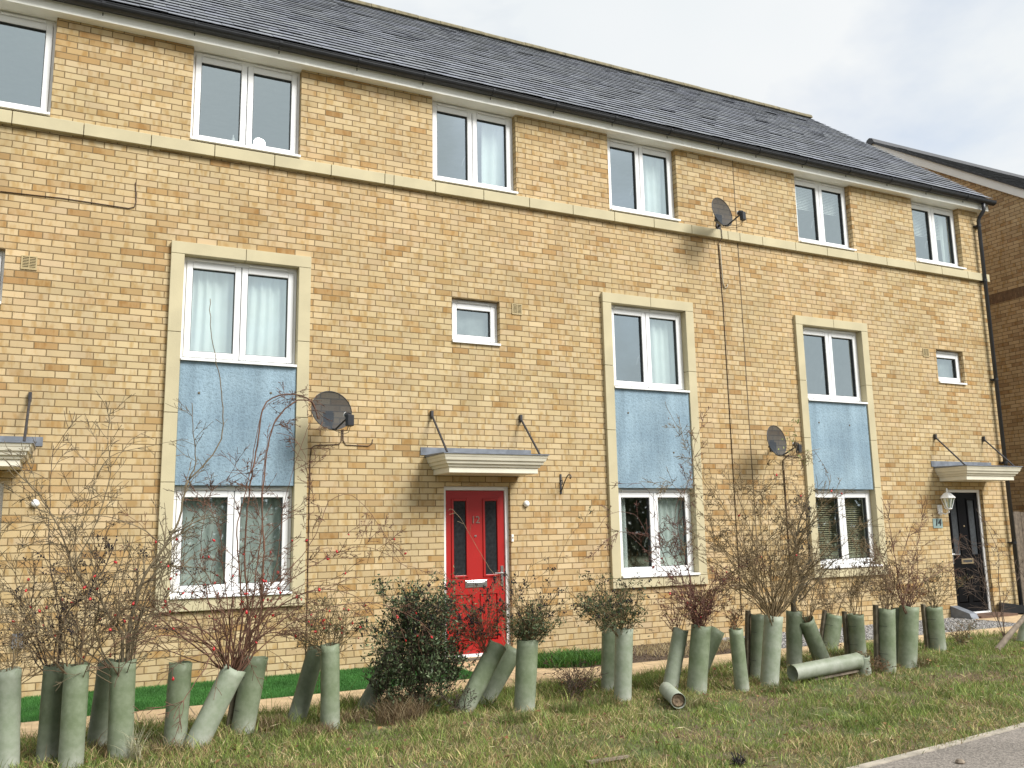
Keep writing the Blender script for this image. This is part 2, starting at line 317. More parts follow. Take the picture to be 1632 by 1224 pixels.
def guard_mat(name, col, pale):
    m, nt, b = mat(name)
    t = N(nt, 'ShaderNodeTexCoord'); s = N(nt, 'ShaderNodeSeparateXYZ'); L(nt, t.outputs['Object'], s.inputs[0])
    n = N(nt, 'ShaderNodeTexNoise', i_Scale=9.0, i_Detail=6.0, i_Roughness=0.65); L(nt, t.outputs['Object'], n.inputs[0])
    n2 = N(nt, 'ShaderNodeTexNoise', i_Scale=3.0, i_Detail=3.0); L(nt, t.outputs['Object'], n2.inputs[0])
    k = N(nt, 'ShaderNodeMapRange', i_3=0.0, i_4=1.0); k.inputs[1].default_value = 0.40; k.inputs[2].default_value = 0.68; L(nt, n.outputs[0], k.inputs[0])
    r = N(nt, 'ShaderNodeMixRGB'); L(nt, k.outputs[0], r.inputs[0]); r.inputs[1].default_value = (*col, 1); r.inputs[2].default_value = (*pale, 1)
    # dusty, scuffed foot
    z = N(nt, 'ShaderNodeMapRange', i_3=1.0, i_4=0.0); z.inputs[1].default_value = 0.02; z.inputs[2].default_value = 0.26; L(nt, s.outputs[2], z.inputs[0])
    zz = M(nt, 'MULTIPLY', z.outputs[0], M(nt, 'MULTIPLY', n2.outputs[0], 1.5)); zz = M(nt, 'MULTIPLY', zz, n.outputs[0])
    r2 = N(nt, 'ShaderNodeMixRGB'); L(nt, zz, r2.inputs[0]); L(nt, r.outputs[0], r2.inputs[1]); r2.inputs[2].default_value = (0.50, 0.50, 0.45, 1)
    L(nt, r2.outputs[0], b.inputs['Base Color']); b.inputs['Roughness'].default_value = 0.5; b.inputs['Specular IOR Level'].default_value = 0.35
    g3 = N(nt, 'ShaderNodeTexNoise', i_Scale=28.0, i_Detail=4.0); L(nt, t.outputs['Object'], g3.inputs[0]); bu = N(nt, 'ShaderNodeBump', i_Strength=0.35, i_Distance=0.006); L(nt, g3.outputs[0], bu.inputs['Height']); L(nt, bu.outputs[0], b.inputs['Normal'])
    tr = N(nt, 'ShaderNodeBsdfTranslucent'); L(nt, r2.outputs[0], tr.inputs[0]); x = N(nt, 'ShaderNodeMixShader', i_0=0.22)
    L(nt, b.outputs[0], x.inputs[1]); L(nt, tr.outputs[0], x.inputs[2]); L(nt, x.outputs[0], nt.nodes['Material Output'].inputs[0])
    return m
G_GREEN = guard_mat('guard_green', (0.19, 0.235, 0.135), (0.29, 0.335, 0.225))
G_PALE = guard_mat('guard_pale', (0.29, 0.34, 0.235), (0.42, 0.455, 0.355))
G_DARK = guard_mat('guard_dull', (0.125, 0.155, 0.09), (0.19, 0.22, 0.145))

# ------------------------------------------------------------------ houses
FY = 0.05            # brick face
DEPTH = 8.2
EAVE = 7.303
RIDGE_Y, RIDGE_Z = 4.1, 11.05
def wall_grid(mb, x0, x1, z0, z1, holes, y, depth):
    xs = sorted({x0, x1, *[h[0] for h in holes], *[h[1] for h in holes]}); zs = sorted({z0, z1, *[h[2] for h in holes], *[h[3] for h in holes]})
    for i in range(len(xs)-1):
        for j in range(len(zs)-1):
            cx, cz = (xs[i]+xs[i+1])/2, (zs[j]+zs[j+1])/2
            if any(h[0] < cx < h[1] and h[2] < cz < h[3] for h in holes): continue
            for yy, fl in ((y, 0), (y+depth, 1)):
                q = [(xs[i], yy, zs[j]), (xs[i+1], yy, zs[j]), (xs[i+1], yy, zs[j+1]), (xs[i], yy, zs[j+1])]
                mb.poly(q[::-1] if fl else q)
    for a, b, c, d in holes:
        mb.poly([(a, y, c), (a, y+depth, c), (a, y+depth, d), (a, y, d)][::-1]); mb.poly([(b, y, c), (b, y+depth, c), (b, y+depth, d), (b, y, d)])
        if d < z1-1e-6: mb.poly([(a, y, d), (a, y+depth, d), (b, y+depth, d), (b, y, d)][::-1])
        if c > z0+1e-6: mb.poly([(a, y, c), (a, y+depth, c), (b, y+depth, c), (b, y, c)])
def wavy(mb, x0, x1, z0, z1, y, amp=0.03, wl=0.09, seed=0):
    rg = random.Random(seed); n = max(8, int((x1-x0)/0.012)); st = len(mb.v); ph = rg.random()*6
    nz = 6
    for j in range(nz+1):
        for i in range(n+1):
            x = x0+(x1-x0)*i/n; z = z0+(z1-z0)*j/nz
            w_ = math.sin(2*math.pi*x/wl+ph+0.6*math.sin(z*1.7+seed)+1.2*math.sin(x*9+seed)) + 0.5*math.sin(2*math.pi*x/(wl*2.7)+seed)
            mb.v.append((x+0.012*math.sin(z*2+x*8+seed), y+amp*w_*(0.6+0.4*j/nz), z))
    for j in range(nz):
        for i in range(n):
            a = st+j*(n+1)+i; mb.f.append((a, a+1, a+n+2, a+n+1))
def window(parent, x0, x1, z0, z1, yf, dress=(), seed=0, cill_y=None, cill=True, handles=(), single=False, glassmat=None):
    """x0..x1,z0..z1 the opening; yf the face of the frame"""
    cb = z0+0.03 if cill else z0
    ow, sw = 0.032, 0.068
    o = MB(); yb = yf+0.07
    # outer frame: head deeper for the vents
    o.box(x0, x0+ow, yf, yb, cb, z1); o.box(x1-ow, x1, yf, yb, cb, z1)
    o.box(x0+ow, x1-ow, yf, yb, z1-0.055, z1); o.box(x0+ow, x1-ow, yf, yb, cb, cb+0.03)
    xm = (x0+x1)/2
    fr = o.build('window', UPVC, parent, origin=((x0+x1)/2, yf, z0)); bevel(fr, 0.004)
    spans = [(x0+ow+0.003, x1-ow-0.003)] if single else [(x0+ow+0.003, xm-0.004), (xm+0.004, x1-ow-0.003)]
    zb, zt = cb+0.033, z1-0.058
    if not single: MB().box(xm-0.0035, xm+0.0035, yf+0.012, yb, cb+0.03, z1-0.055).build('mullion', DARK, fr, origin=(xm, yf, z0))
    for k, (a, b) in enumerate(spans):
        s = MB(); y0 = yf-0.012
        # chamfered sash: a stepped front and an inner bead
        for (p, q, r_, t_) in ((a, a+sw, zb, zt), (b-sw, b, zb, zt), (a+sw, b-sw, zt-sw, zt), (a+sw, b-sw, zb, zb+sw)):
            s.box(p, q, y0, yf+0.055, r_, t_)
        ss = s.build('sash', UPVC, fr, origin=(a, yf, zb)); bevel(ss, 0.008, 3)
        g = MB(); w0 = sw-0.002
        for (p, q, r_, t_) in ((a+w0, a+sw+0.006, zb+w0, zt-w0), (b-sw-0.006, b-w0, zb+w0, zt-w0), (a+w0, b-w0, zt-sw-0.006, zt-w0), (a+w0, b-w0, zb+w0, zb+sw+0.006)):
            g.box(p, q, y0+0.014, yf+0.05, r_, t_)
        g.build('gasket', DARK, fr, origin=(a, yf, zb))
        MB().poly([(a+sw, yf+0.03, zb+sw), (b-sw, yf+0.03, zb+sw), (b-sw, yf+0.03, zt-sw), (a+sw, yf+0.03, zt-sw)]).build('pane', glassmat or GLASS, fr, origin=(a+sw, yf, zb))
        v = MB(); va, vb = a+0.10*(b-a)+0.02, b-0.10*(b-a)-0.02
        v.box(va, vb, yf-0.022, yf+0.001, z1-0.043, z1-0.022)
        bevel(v.build('trickle_vent', UPVC, fr, origin=(va, yf, z1)), 0.004)
        if k in handles:
            h = MB(); hx = (b-sw*0.5-0.045) if k == 0 else (a+sw*0.5+0.045); hz = (zb+zt)/2-0.08
            h.tube([(hx+0.045, yf+0.062, hz), (hx+0.03, yf+0.10, hz+0.01), (hx, yf+0.10, hz-0.03), (hx-0.03, yf+0.10, hz-0.13)], 0.009, 6)
            h.build('handle', WHITE, fr, origin=(hx, yf, hz), smooth=True)
    if cill:
        cy = cill_y if cill_y is not None else yf-0.1
        c = MB(); c.box(x0-0.012 if cill_y is None else x0+0.002, x1+0.012 if cill_y is None else x1-0.002, cy, yf+0.07, z0+0.002, z0+0.03)
        c.box((x0+0.002), (x1-0.002), yf-0.0, yf+0.069, z0+0.0302, z0+0.034)
        bevel(c.build('sill', UPVC, fr, origin=(x0, yf, z0)), 0.004)
    for kind, a, b, c_, d in dress:      # fractions of the opening
        X0, X1, Z0, Z1 = x0+a*(x1-x0), x0+b*(x1-x0), z0+c_*(z1-z0), z0+d*(z1-z0)
        m = MB()
        if kind == 'curtain': wavy(m, X0, X1, Z0, Z1, yf+0.125, 0.018, 0.12, seed); m.build('curtain', CURTAIN, fr, origin=(X0, yf, Z0), smooth=True)
        elif kind == 'net': wavy(m, X0, X1, Z0, Z1, yf+0.125, 0.012, 0.16, seed); m.build('curtain', NETC, fr, origin=(X0, yf, Z0), smooth=True)
        elif kind == 'frost': m.box(X0, X1, yf+0.10, yf+0.104, Z0, Z1).build('frosted_film', FROST, fr, origin=(X0, yf, Z0))
        elif kind in ('blind', 'oblind'):
            z = Z1; p = 0.028 if kind == 'blind' else 0.033
            while z > Z0:
                t = 0.022 if kind == 'blind' else 0.017
                m.hexa([(X0, yf+0.12, z-t), (X1, yf+0.12, z-t), (X1, yf+0.135, z-0.002), (X0, yf+0.135, z-0.002), (X0, yf+0.1205, z-t+0.001), (X1, yf+0.1205, z-t+0.001), (X1, yf+0.1355, z-0.001), (X0, yf+0.1355, z-0.001)]); z -= p
            for q in (0.2, 0.8): m.box(X0+q*(X1-X0)-0.001, X0+q*(X1-X0)+0.001, yf+0.116, yf+0.118, Z0, Z1)
            m.build('blind', BLIND if kind == 'blind' else OBLIND, fr, origin=(X0, yf, Z0))
    return fr

def surround(parent, X):
    Wd = 1.585; j = 0.145
    zt, zl, zb, zs = 4.867, 4.727, 0.768, 0.898
    m = MB(); g = 0.003; y0, y1 = 0.0, 0.16
    mid = X+0.82
    m.box(X, mid-g, y0, y1, zl, zt); m.box(mid+g, X+Wd, y0, y1, zl, zt)
    for a, b in ((X, X+j), (X+Wd-j, X+Wd)):
        zz = [zl, 3.817, 2.907, 2.143, 1.52, zs]
        for i in range(5): m.box(a+0.001, b-0.001, y0+0.003, y1, zz[i+1]+g, zz[i]-g)
    m.box(X, mid-g, y0-0.004, y1, zb, zs-g); m.box(mid+g, X+Wd, y0-0.004, y1, zb, zs-g)
    o = m.build('window_surround', STONE, parent, origin=(X, 0, zb)); bevel(o, 0.004)
    k = MB(); k.box(X+0.01, X+j-0.01, 0.012, 0.15, zb+0.01, zt-0.01); k.box(X+Wd-j+0.01, X+Wd-0.01, 0.012, 0.15, zb+0.01, zt-0.01)
    k.box(X+j, X+Wd-j, 0.012, 0.15, zl+0.01, zt-0.01); k.box(X+j, X+Wd-j, 0.012, 0.15, zb+0.01, zs-0.012)
    k.build('mortar', MORTAR, o, origin=(X, 0, zb))
def panel(parent, X, spots):
    x0, x1 = X+0.1465, X+1.4385
    o = MB().box(x0, x1, 0.028, 0.17, 2.112, 3.495).build('render_panel', BLUE, parent, origin=(x0, 0, 2.11)); bevel(o, 0.004)
    for a, z in spots:
        MB().lathe([(0.014, 0), (0.014, 0.004), (0.008, 0.007)], (X+a, 0.0275, z), (0, -1, 0), 10).build('fixing_cap', STAKE, o, origin=(X+a, 0.03, z))
def canopy(parent, cx, mirror=1):
    e = 0.0; zt, zb = 2.475, 2.255
    # moulded timber box, stepped cove on three sides
    steps = [(0.0, 0.035, 0.10), (0.035, 0.075, 0.085), (0.075, 0.115, 0.060), (0.115, 0.150, 0.030), (0.150, 0.22, 0.0)]
    m = MB()
    for a, b, o_ in steps:
        x0, x1, y0 = cx-0.60-o_, cx+0.60+o_, -0.47-o_
        t = 0.012 if b < 0.2 else 0.0
        m.hexa([(x0+t, y0+t, zt-b), (x1-t, y0+t, zt-b), (x1-t, FY, zt-b), (x0+t, FY, zt-b), (x0, y0, zt-a), (x1, y0, zt-a), (x1, FY, zt-a), (x0, FY, zt-a)])
    o = m.build('canopy', CANOPY, parent, origin=(cx, FY, zb)); bevel(o, 0.004)
    l = MB(); l.hexa([(cx-0.71, -0.58, zt+0.001), (cx+0.71, -0.58, zt+0.001), (cx+0.71, FY, zt+0.001), (cx-0.71, FY, zt+0.001), (cx-0.71, -0.58, zt+0.012), (cx+0.71, -0.58, zt+0.012), (cx+0.71, FY, zt+0.03), (cx-0.71, FY, zt+0.03)])
    l.box(cx-0.77, cx+0.77, FY-0.012, FY+0.002, zt+0.03, zt+0.125)
    l.build('flashing', LEAD, o, origin=(cx, FY, zt))
    for s in (-1, 1):
        r = MB(); x = cx+s*0.625
        r.tube([(x, FY-0.03, 3.0), (x, -0.48, zt+0.02)], 0.0135, 8); r.box(x-0.016, x+0.016, FY-0.045, FY, 2.965, 3.06)
        r.build('tie_rod', IRON, o, origin=(x, FY, 3.0))
def text_mesh(name, s, size, mat_, parent, loc, depth=0.002, bold=0.0, shear=0.0):
    cu = bpy.data.curves.new(name, 'FONT'); cu.body = s; cu.size = size; cu.extrude = depth; cu.align_x = 'CENTER'; cu.align_y = 'CENTER'; cu.offset = bold; cu.shear = shear
    t = bpy.data.objects.new(name, cu); COL.objects.link(t); dg = bpy.context.evaluated_depsgraph_get()
    me = bpy.data.meshes.new_from_object(t.evaluated_get(dg)); bpy.data.objects.remove(t)
    me.transform(Matrix.Rotation(math.pi/2, 4, 'X')); me.materials.clear(); me.materials.append(mat_); me.name = name
    return link(bpy.data.objects.new(name, me), parent, loc)
def door(parent, x0, x1, dm, gm, number=None, kind='red'):
    z0, z1, yf = 0.03, 2.125, FY+0.06
    f = MB(); fw = 0.05
    f.box(x0, x0+fw, yf, yf+0.08, z0, z1); f.box(x1-fw, x1, yf, yf+0.08, z0, z1); f.box(x0+fw, x1-fw, yf, yf+0.08, z1-fw, z1); f.box(x0+fw, x1-fw, yf-0.03, yf+0.08, z0, z0+0.035)
    fr = f.build('door', UPVC, parent, origin=(x0, yf, z0)); bevel(fr, 0.005)
    a, b, c, d = x0+fw+0.004, x1-fw-0.004, z0+0.038, z1-fw-0.004
    w_ = b-a; ys = yf+0.022
    gl = [(a+0.105, a+0.275, 1.02, 1.94), (b-0.275, b-0.105, 1.02, 1.94)]
    lp = [(a+0.11, a+0.36, 0.22, 0.78), (b-0.36, b-0.11, 0.22, 0.78)]
    s = MB(); wall_grid(s, a, b, c, d, gl+lp, ys, 0.03); s.box(a, b, ys+0.031, ys+0.045, c, d)
    sl_ = s.build('door_leaf', dm, fr, origin=(a, ys, c))
    for (p, q, r_, t_) in lp:      # raised lower panels
        k = MB(); k.hexa([(p+0.02, ys+0.004, r_+0.02), (q-0.02, ys+0.004, r_+0.02), (q, ys+0.029, r_), (p, ys+0.029, r_), (p+0.02, ys+0.004, t_-0.02), (q-0.02, ys+0.004, t_-0.02), (q, ys+0.029, t_), (p, ys+0.029, t_)])
        k.build('raised_panel', dm, fr, origin=(p, ys, r_))
    for (p, q, r_, t_) in gl:
        k = MB(); e = 0.03
        for (A, B, Cc, D) in ((p-e, p, r_-e, t_+e), (q, q+e, r_-e, t_+e), (p, q, t_, t_+e), (p, q, r_-e, r_)): k.box(A, B, ys-0.014, ys-0.001, Cc, D)
        bevel(k.build('glazing_bead', dm, fr, origin=(p, ys, r_)), 0.006)
        MB().box(p+0.001, q-0.001, ys+0.006, ys+0.014, r_+0.001, t_-0.001).build('door_glass', gm, fr, origin=(p, ys, r_))
    xm = (a+b)/2
    lb = MB(); z = 0.91; mt = CHROME if kind == 'red' else BRASS
    lb.box(xm-0.15, xm+0.15, ys-0.010, ys-0.001, z-0.045, z+0.045)
    ob = lb.build('letterbox', mt, fr, origin=(xm, ys, z)); bevel(ob, 0.004)
    if kind == 'red':
        k = MB(); k.box(xm-0.12, xm+0.12, ys-0.017, ys-0.011, z-0.018, z+0.022)
    else: k = MB(); k.box(xm-0.115, xm+0.115, ys-0.012, ys-0.0105, z-0.02, z+0.02)
    bevel(k.build('letterbox_flap', mt if kind == 'red' else DARK, fr, origin=(xm, ys, z)), 0.002)
    MB().lathe([(0.016, 0), (0.016, 0.006), (0.009, 0.014)], (xm, ys-0.001, 1.50), (0, -1, 0), 12).build('door_viewer', mt, fr, origin=(xm, ys, 1.5))
    hx = b-0.045 if kind == 'red' else a+0.045; sg = -1 if kind == 'red' else 1
    h = MB(); h.box(hx-0.018, hx+0.018, ys-0.010, ys-0.001, 0.87, 1.12); h.tube([(hx, ys-0.01, 1.03), (hx, ys-0.05, 1.03), (hx+sg*0.03, ys-0.06, 1.03), (hx+sg*0.125, ys-0.06, 1.03)], 0.010, 8)
    h.build('handle', CHROME, fr, origin=(hx, ys, 1.0))
    if number: text_mesh('house_number', number, 0.125, plain('dull_number', (0.24, 0.15, 0.12), 0.5, metal=0.4), fr, (xm, ys-0.006, 1.70), 0.004, 0.001)
    return fr
def air_brick(parent, x, z, w_=0.15, h=0.15):
    m = MB(); y = FY-0.012
    m.box(x, x+0.014, y, FY, z, z+h); m.box(x+w_-0.014, x+w_, y, FY, z, z+h); m.box(x+0.014, x+w_-0.014, y, FY, z, z+0.014); m.box(x+0.014, x+w_-0.014, y, FY, z+h-0.014, z+h)
    n = 7
    for i in range(n):
        zz = z+0.016+(h-0.032)*i/n
        m.hexa([(x+0.014, y+0.001, zz), (x+w_-0.014, y+0.001, zz), (x+w_-0.014, FY-0.001, zz+0.008), (x+0.014, FY-0.001, zz+0.008), (x+0.014, y+0.001, zz+0.006), (x+w_-0.014, y+0.001, zz+0.006), (x+w_-0.014, FY-0.001, zz+0.013), (x+0.014, FY-0.001, zz+0.013)])
    m.box(x+w_/2-0.004, x+w_/2+0.004, y, FY, z+0.014, z+h-0.014)
    o = m.build('vent_grille', BUFFVENT, parent, origin=(x, FY, z))
    MB().box(x+0.01, x+w_-0.01, FY-0.003, FY-0.0005, z+0.01, z+h-0.01).build('vent_duct', DARK, o, origin=(x, FY, z))

def slates(name, parent, x0, x1, ye, ze, yr, zr, origin, verge_r=False, seed=1, gauge=0.2, width=0.3, base=(0.165, 0.175, 0.195)):
    rg = random.Random(seed); dy, dz = yr-ye, zr-ze; Ls = math.hypot(dy, dz); ty, tz = dy/Ls, dz/Ls; ny, nz = -tz, ty
    n = int(Ls/gauge); g = Ls/n; m = MB(); cols = []
    for r in range(n):
        s0 = r*g; s1 = s0+g*1.25
        if s1 > Ls: s1 = Ls
        x = x0-(0.5*width if r % 2 else 0)
        while x < x1:
            a, b = max(x0, x)+0.0025, min(x1, x+width)-0.0025; x += width
            if b-a < 0.03: continue
            lift = abs(rg.gauss(0, 0.0028))+(0.006 if rg.random() < 0.02 else 0); t = 0.006; d = rg.gauss(0, 0.003)
            h0 = 0.020+lift; h1 = 0.002
            jit = rg.gauss(0, 0.0012)
            P = []
            for hh in (0, t):
                for (X_, S, H) in ((a, s0+d, h0), (b, s0+d+jit, h0+rg.gauss(0, 0.0008)), (b, s1, h1), (a, s1, h1)):
                    P.append((X_, ye+ty*S+ny*(H+hh), ze+tz*S+nz*(H+hh)))
            m.hexa(P)
            k = max(0.5, min(1.6, rg.gauss(1.0, 0.11))); c = [base[0]*k, base[1]*k, base[2]*k*rg.uniform(0.95, 1.06), 1]
            cols += [c]*8
    return m.build(name, SLATE, parent, origin=origin, attr=cols)

def house(name, x0, x1, S, Ddoor, smallwin, topw, vents, cx, label, specs, left_gable=False, right_gable=False, doorspec=('red', RED, DGLASS, '12')):
    org = (x0, FY, 0); h = empty(name, org, label=label, cat='house', group='terraced houses in one row')
    holes = [(a, b, 6.115, EAVE) for a, b in topw] + [(Ddoor[0], Ddoor[1], 0.03, 2.125), (*smallwin, 3.99, 4.57), (S+0.02, S+1.565, 0.79, 4.85)]
    wm = MB(); wall_grid(wm, x0, x1, -0.3, EAVE, holes, FY, 0.15)
    yb = FY+DEPTH
    # back wall, ends and gables
    wm.box(x0, x1, yb-0.2, yb, -0.3, EAVE)
    for g, x, t in ((left_gable, x0, 0.2), (right_gable, x1, -0.2)):
        a, b = (x, x+t) if t > 0 else (x+t, x); y0 = FY+0.1505; y1 = yb-0.2005
        if not g:
            a += 0.0; wm.box(a+0.001, b, y0, y1, -0.3, EAVE)
        else:
            gz = 0.83; sl = lambda y: 7.50+(min(y, 2*RIDGE_Y-y)+0.15)*(RIDGE_Z-7.5)/(RIDGE_Y+0.15)-0.06
            pts = [(y0, -0.3), (y1, -0.3), (y1, sl(y1)), (RIDGE_Y, sl(RIDGE_Y)), (y0, sl(y0))]
            if t > 0: wm.prism([(p, q) for p, q in pts], a, b)
            else: wm.prism([(p, q) for p, q in pts], a, b)
            # corner return of the front wall
    wall = wm.build('wall', BRICK, h, origin=org)
    # floors and a back partition close the rooms
    r = MB()
    for z in (-0.28, 2.62, 5.25, EAVE+0.02): r.box(x0+0.21, x1-0.21, FY+0.22, yb-0.22, z, z+0.12)
    r.box(x0+0.21, x1-0.21, 2.6, 2.7, 0, EAVE); r.box(x0+0.205, x0+0.21, FY+0.2, 4.2, 0, EAVE); r.box(x1-0.21, x1-0.205, FY+0.2, 4.2, 0, EAVE)
    xp = S+2.1 if S+2.1 < x1-0.6 else S-0.55
    r.box(xp, xp+0.1, FY+0.25, 4.2, 0, EAVE)
    r.build('inner_rooms', ROOMW, wall, origin=org)
    # string course
    s = MB(); xs = -0.962
    while xs > x0: xs -= 0.692
    e1 = x1+0.07 if right_gable else x1
    bk = [x0] + [q for q in np.arange(xs, e1, 0.692) if x0+0.05 < q < e1-0.05] + [e1]
    for a, b in zip(bk[:-1], bk[1:]):
        s.hexa([(a+0.004, -0.012, 5.945), (b-0.004, -0.012, 5.945), (b-0.004, FY+0.02, 5.945), (a+0.004, FY+0.02, 5.945), (a+0.004, -0.012, 6.085), (b-0.004, -0.012, 6.085), (b-0.004, FY+0.02, 6.113), (a+0.004, FY+0.02, 6.113)])
    sc = s.build('string_course', STONE, h, origin=(x0, 0, 5.94)); bevel(sc, 0.004)
    MB().box(x0+0.002, x1-0.002, 0.004, FY+0.01, 5.955, 6.07).build('mortar', MORTAR, sc, origin=(x0, 0, 5.94))
    if right_gable: MB().box(x1+0.001, x1+0.068, FY+0.021, 1.5, 5.947, 6.10).build('string_return', STONE, sc, origin=(x1, 0, 5.94))
    # roof
    ra, rb = x0-(0.12 if left_gable else 0), x1+(0.14 if right_gable else 0)
    rf = slates('roof', h, ra, rb, -0.185, 7.492, RIDGE_Y, RIDGE_Z, (x0, FY, EAVE), seed=int(x0*7)+31)
    dk = MB(); k = (RIDGE_Z-7.5)/(RIDGE_Y+0.235); yb2 = 2*RIDGE_Y+0.235
    dk.prism([(-0.10, 7.47), (RIDGE_Y, RIDGE_Z-0.045), (yb2-0.07, 7.50), (yb2-0.07, 7.44), (RIDGE_Y, RIDGE_Z-0.12), (-0.10, 7.41)], ra+0.01, rb-0.01)
    dk.build('roof_deck', DARK, rf, origin=(x0, FY, EAVE))
    b2 = MB(); b2.prism([(RIDGE_Y+0.005, RIDGE_Z+0.02), (yb2, 7.50), (yb2, 7.47), (RIDGE_Y+0.005, RIDGE_Z-0.03)], ra, rb); b2.build('rear_slope', LEAD, rf, origin=(x0, FY, EAVE))
    rd = MB(); x = ra
    while x < rb-0.05:
        e = min(x+0.45, rb); rg = random.Random(int(x*100)); dz = rg.gauss(0, 0.003)
        pr = [(RIDGE_Y+0.13*math.cos(t)*-1, RIDGE_Z-0.035+dz+0.115*math.sin(t)) for t in np.linspace(0, math.pi, 9)] 
        rd.prism(pr, x+0.004, e-0.004); x = e
    rd.build('ridge_tiles', RIDGE, rf, origin=(x0, RIDGE_Y, RIDGE_Z), smooth=False)
    if right_gable or left_gable:
        v = MB(); x = rb if right_gable else ra
        v.prism([(-0.17, 7.49), (RIDGE_Y, RIDGE_Z+0.02), (RIDGE_Y, RIDGE_Z-0.075), (-0.17, 7.41)], x-0.012, x+0.012); v.build('verge_trim', PIPE, rf, origin=(x, 0, 7.4))
    # eaves
    f = MB(); fe = rb+0.0 if right_gable else rb
    f.box(ra, fe, -0.085, -0.065, 7.300, 7.465); f.box(ra, fe, -0.0645, FY+0.16, 7.304, 7.316)
    if right_gable: f.box(fe-0.02, fe, -0.064, 0.45, 7.317, 7.47); f.box(x1+0.002, fe-0.021, -0.064, 0.45, 7.317, 7.34)
    fo = f.build('fascia', FASCIA, h, origin=(x0, 0, 7.32))
    x = ra+1.7
    while x < fe-0.3: MB().box(x, x+0.05, -0.0875, -0.0855, 7.2995, 7.465).build('fascia_joint', FASCIA, fo, origin=(x, 0, 7.32)); x += 2.9
    g = MB(); cy, cz, rr = -0.087-0.068, 7.462, 0.067; ge = fe+0.07 if right_gable else fe
    pr = [(cy-rr*math.cos(t), cz-rr*math.sin(t)) for t in np.linspace(0, math.pi, 11)] + [(cy+(rr-0.004)*math.cos(t), cz-(rr-0.004)*math.sin(t)) for t in np.linspace(0, math.pi, 11)]
    g.prism(pr, ra, ge); g.tube([(ra, cy-rr, cz+0.002), (ge, cy-rr, cz+0.002)], 0.007, 6)
    if right_gable: g.prism(pr[:11], ge-0.004, ge)
    go = g.build('gutter', BLACK, h, origin=(x0, cy, cz), smooth=False)
    br = MB(); x = ra+0.35
    while x < fe-0.1:
        pb = [(cy-(rr+0.008)*math.cos(t), cz-(rr+0.008)*math.sin(t)) for t in np.linspace(0, math.pi, 11)] + [(cy+(rr+0.001)*math.cos(t), cz-(rr+0.001)*math.sin(t)) for t in np.linspace(0, math.pi, 11)]
        br.prism(pb, x, x+0.035); br.box(x+0.010, x+0.020, -0.092, -0.0875, 7.365, 7.40); x += 0.98
        br.build('bracket', BLACK, go, origin=(x0, cy, cz)); br = MB()
    # windows
    for (a, b), sp in zip(topw, specs['top']): window(h, a, b, 6.115, EAVE-0.004, FY+0.10, cill_y=-0.005, **sp)
    window(h, smallwin[0], smallwin[1], 3.965, 4.57, FY+0.09, single=True, cill_y=FY-0.03, **specs['small'])
    surround(h, S); panel(h, S, specs['spots'])
    window(h, S+0.147, S+1.438, 3.497, 4.727, 0.12, cill_y=-0.012, **specs['upper'])
    window(h, S+0.147, S+1.438, 0.900, 2.110, 0.12, cill_y=-0.03, **specs['lower'])
    kd, dm, gm, num = doorspec
    dr = door(h, Ddoor[0], Ddoor[1], dm, gm, num, kd)
    canopy(h, cx)
    for x, z in vents: air_brick(h, x, z)
    return h

hA = house('terraced_house', -3.05, 2.62, 0.0, (-2.39, -1.47), (-2.32, -1.62), [(-2.57, -1.30), (0.15, 1.43)], [(-1.47, 4.37)], -1.92,
      'left terraced house of buff brick, white curtains in the window above its blue panel',
      dict(top=[dict(seed=1), dict(seed=2)], small=dict(dress=[('frost', .1, .9, .1, .9)]), spots=[(0.36, 3.14), (1.15, 3.18)],
           upper=dict(dress=[('curtain', .05, .47, .0, 1), ('curtain', .53, .96, .0, 1)], seed=3), lower=dict(dress=[('net', .03, .47, .0, 1), ('net', .52, .98, .0, 1)], seed=8)),
      left_gable=True, doorspec=('blue', BDOOR, DGLASS, None))
hB = house('terraced_house', 2.62, 8.27, 5.709, (3.305, 4.225), (3.43, 4.12), [(3.17, 4.41), (5.92, 7.15)], [(4.30, 4.42)], 3.765,
      'middle terraced house of buff brick with the red front door',
      dict(top=[dict(dress=[('curtain', .03, .12, 0, 1), ('curtain', .66, .96, 0, 1)], seed=4, handles=(0,)), dict(dress=[('curtain', .55, .97, 0, 1)], seed=5, handles=(0,))],
           small=dict(dress=[('frost', .1, .9, .1, .9)], handles=(0,)), spots=[(0.37, 3.16), (1.12, 2.62)],
           upper=dict(dress=[('curtain', .56, .97, 0, 1)], seed=6, handles=(0,)), lower=dict(dress=[('curtain', .03, .20, 0, 1), ('curtain', .53, .97, 0, 1)], seed=7, handles=(0,))))
hC = house('terraced_house', 8.27, 14.10, 9.31, (12.485, 13.415), (12.58, 13.28), [(9.555, 10.80), (12.32, 13.56)], [(12.24, 4.41)], 12.945,
      'right end terraced house of buff brick with the black front door',
      dict(top=[dict(dress=[('blind', .05, .95, .60, .96), ('curtain', .05, .2, 0, .9)], seed=9, handles=(0,)), dict(dress=[('blind', .05, .95, .52, .96), ('curtain', .80, .96, 0, .9)], seed=10, handles=(0,))],
           small=dict(dress=[('frost', .1, .9, .1, .9)]), spots=[(0.36, 3.16), (1.02, 3.14)],
           upper=dict(seed=11, handles=(0,)), lower=dict(dress=[('oblind', .04, .96, .03, .96)], seed=12)),
      right_gable=True, doorspec=('black', BDOOR, BGLASS, None))
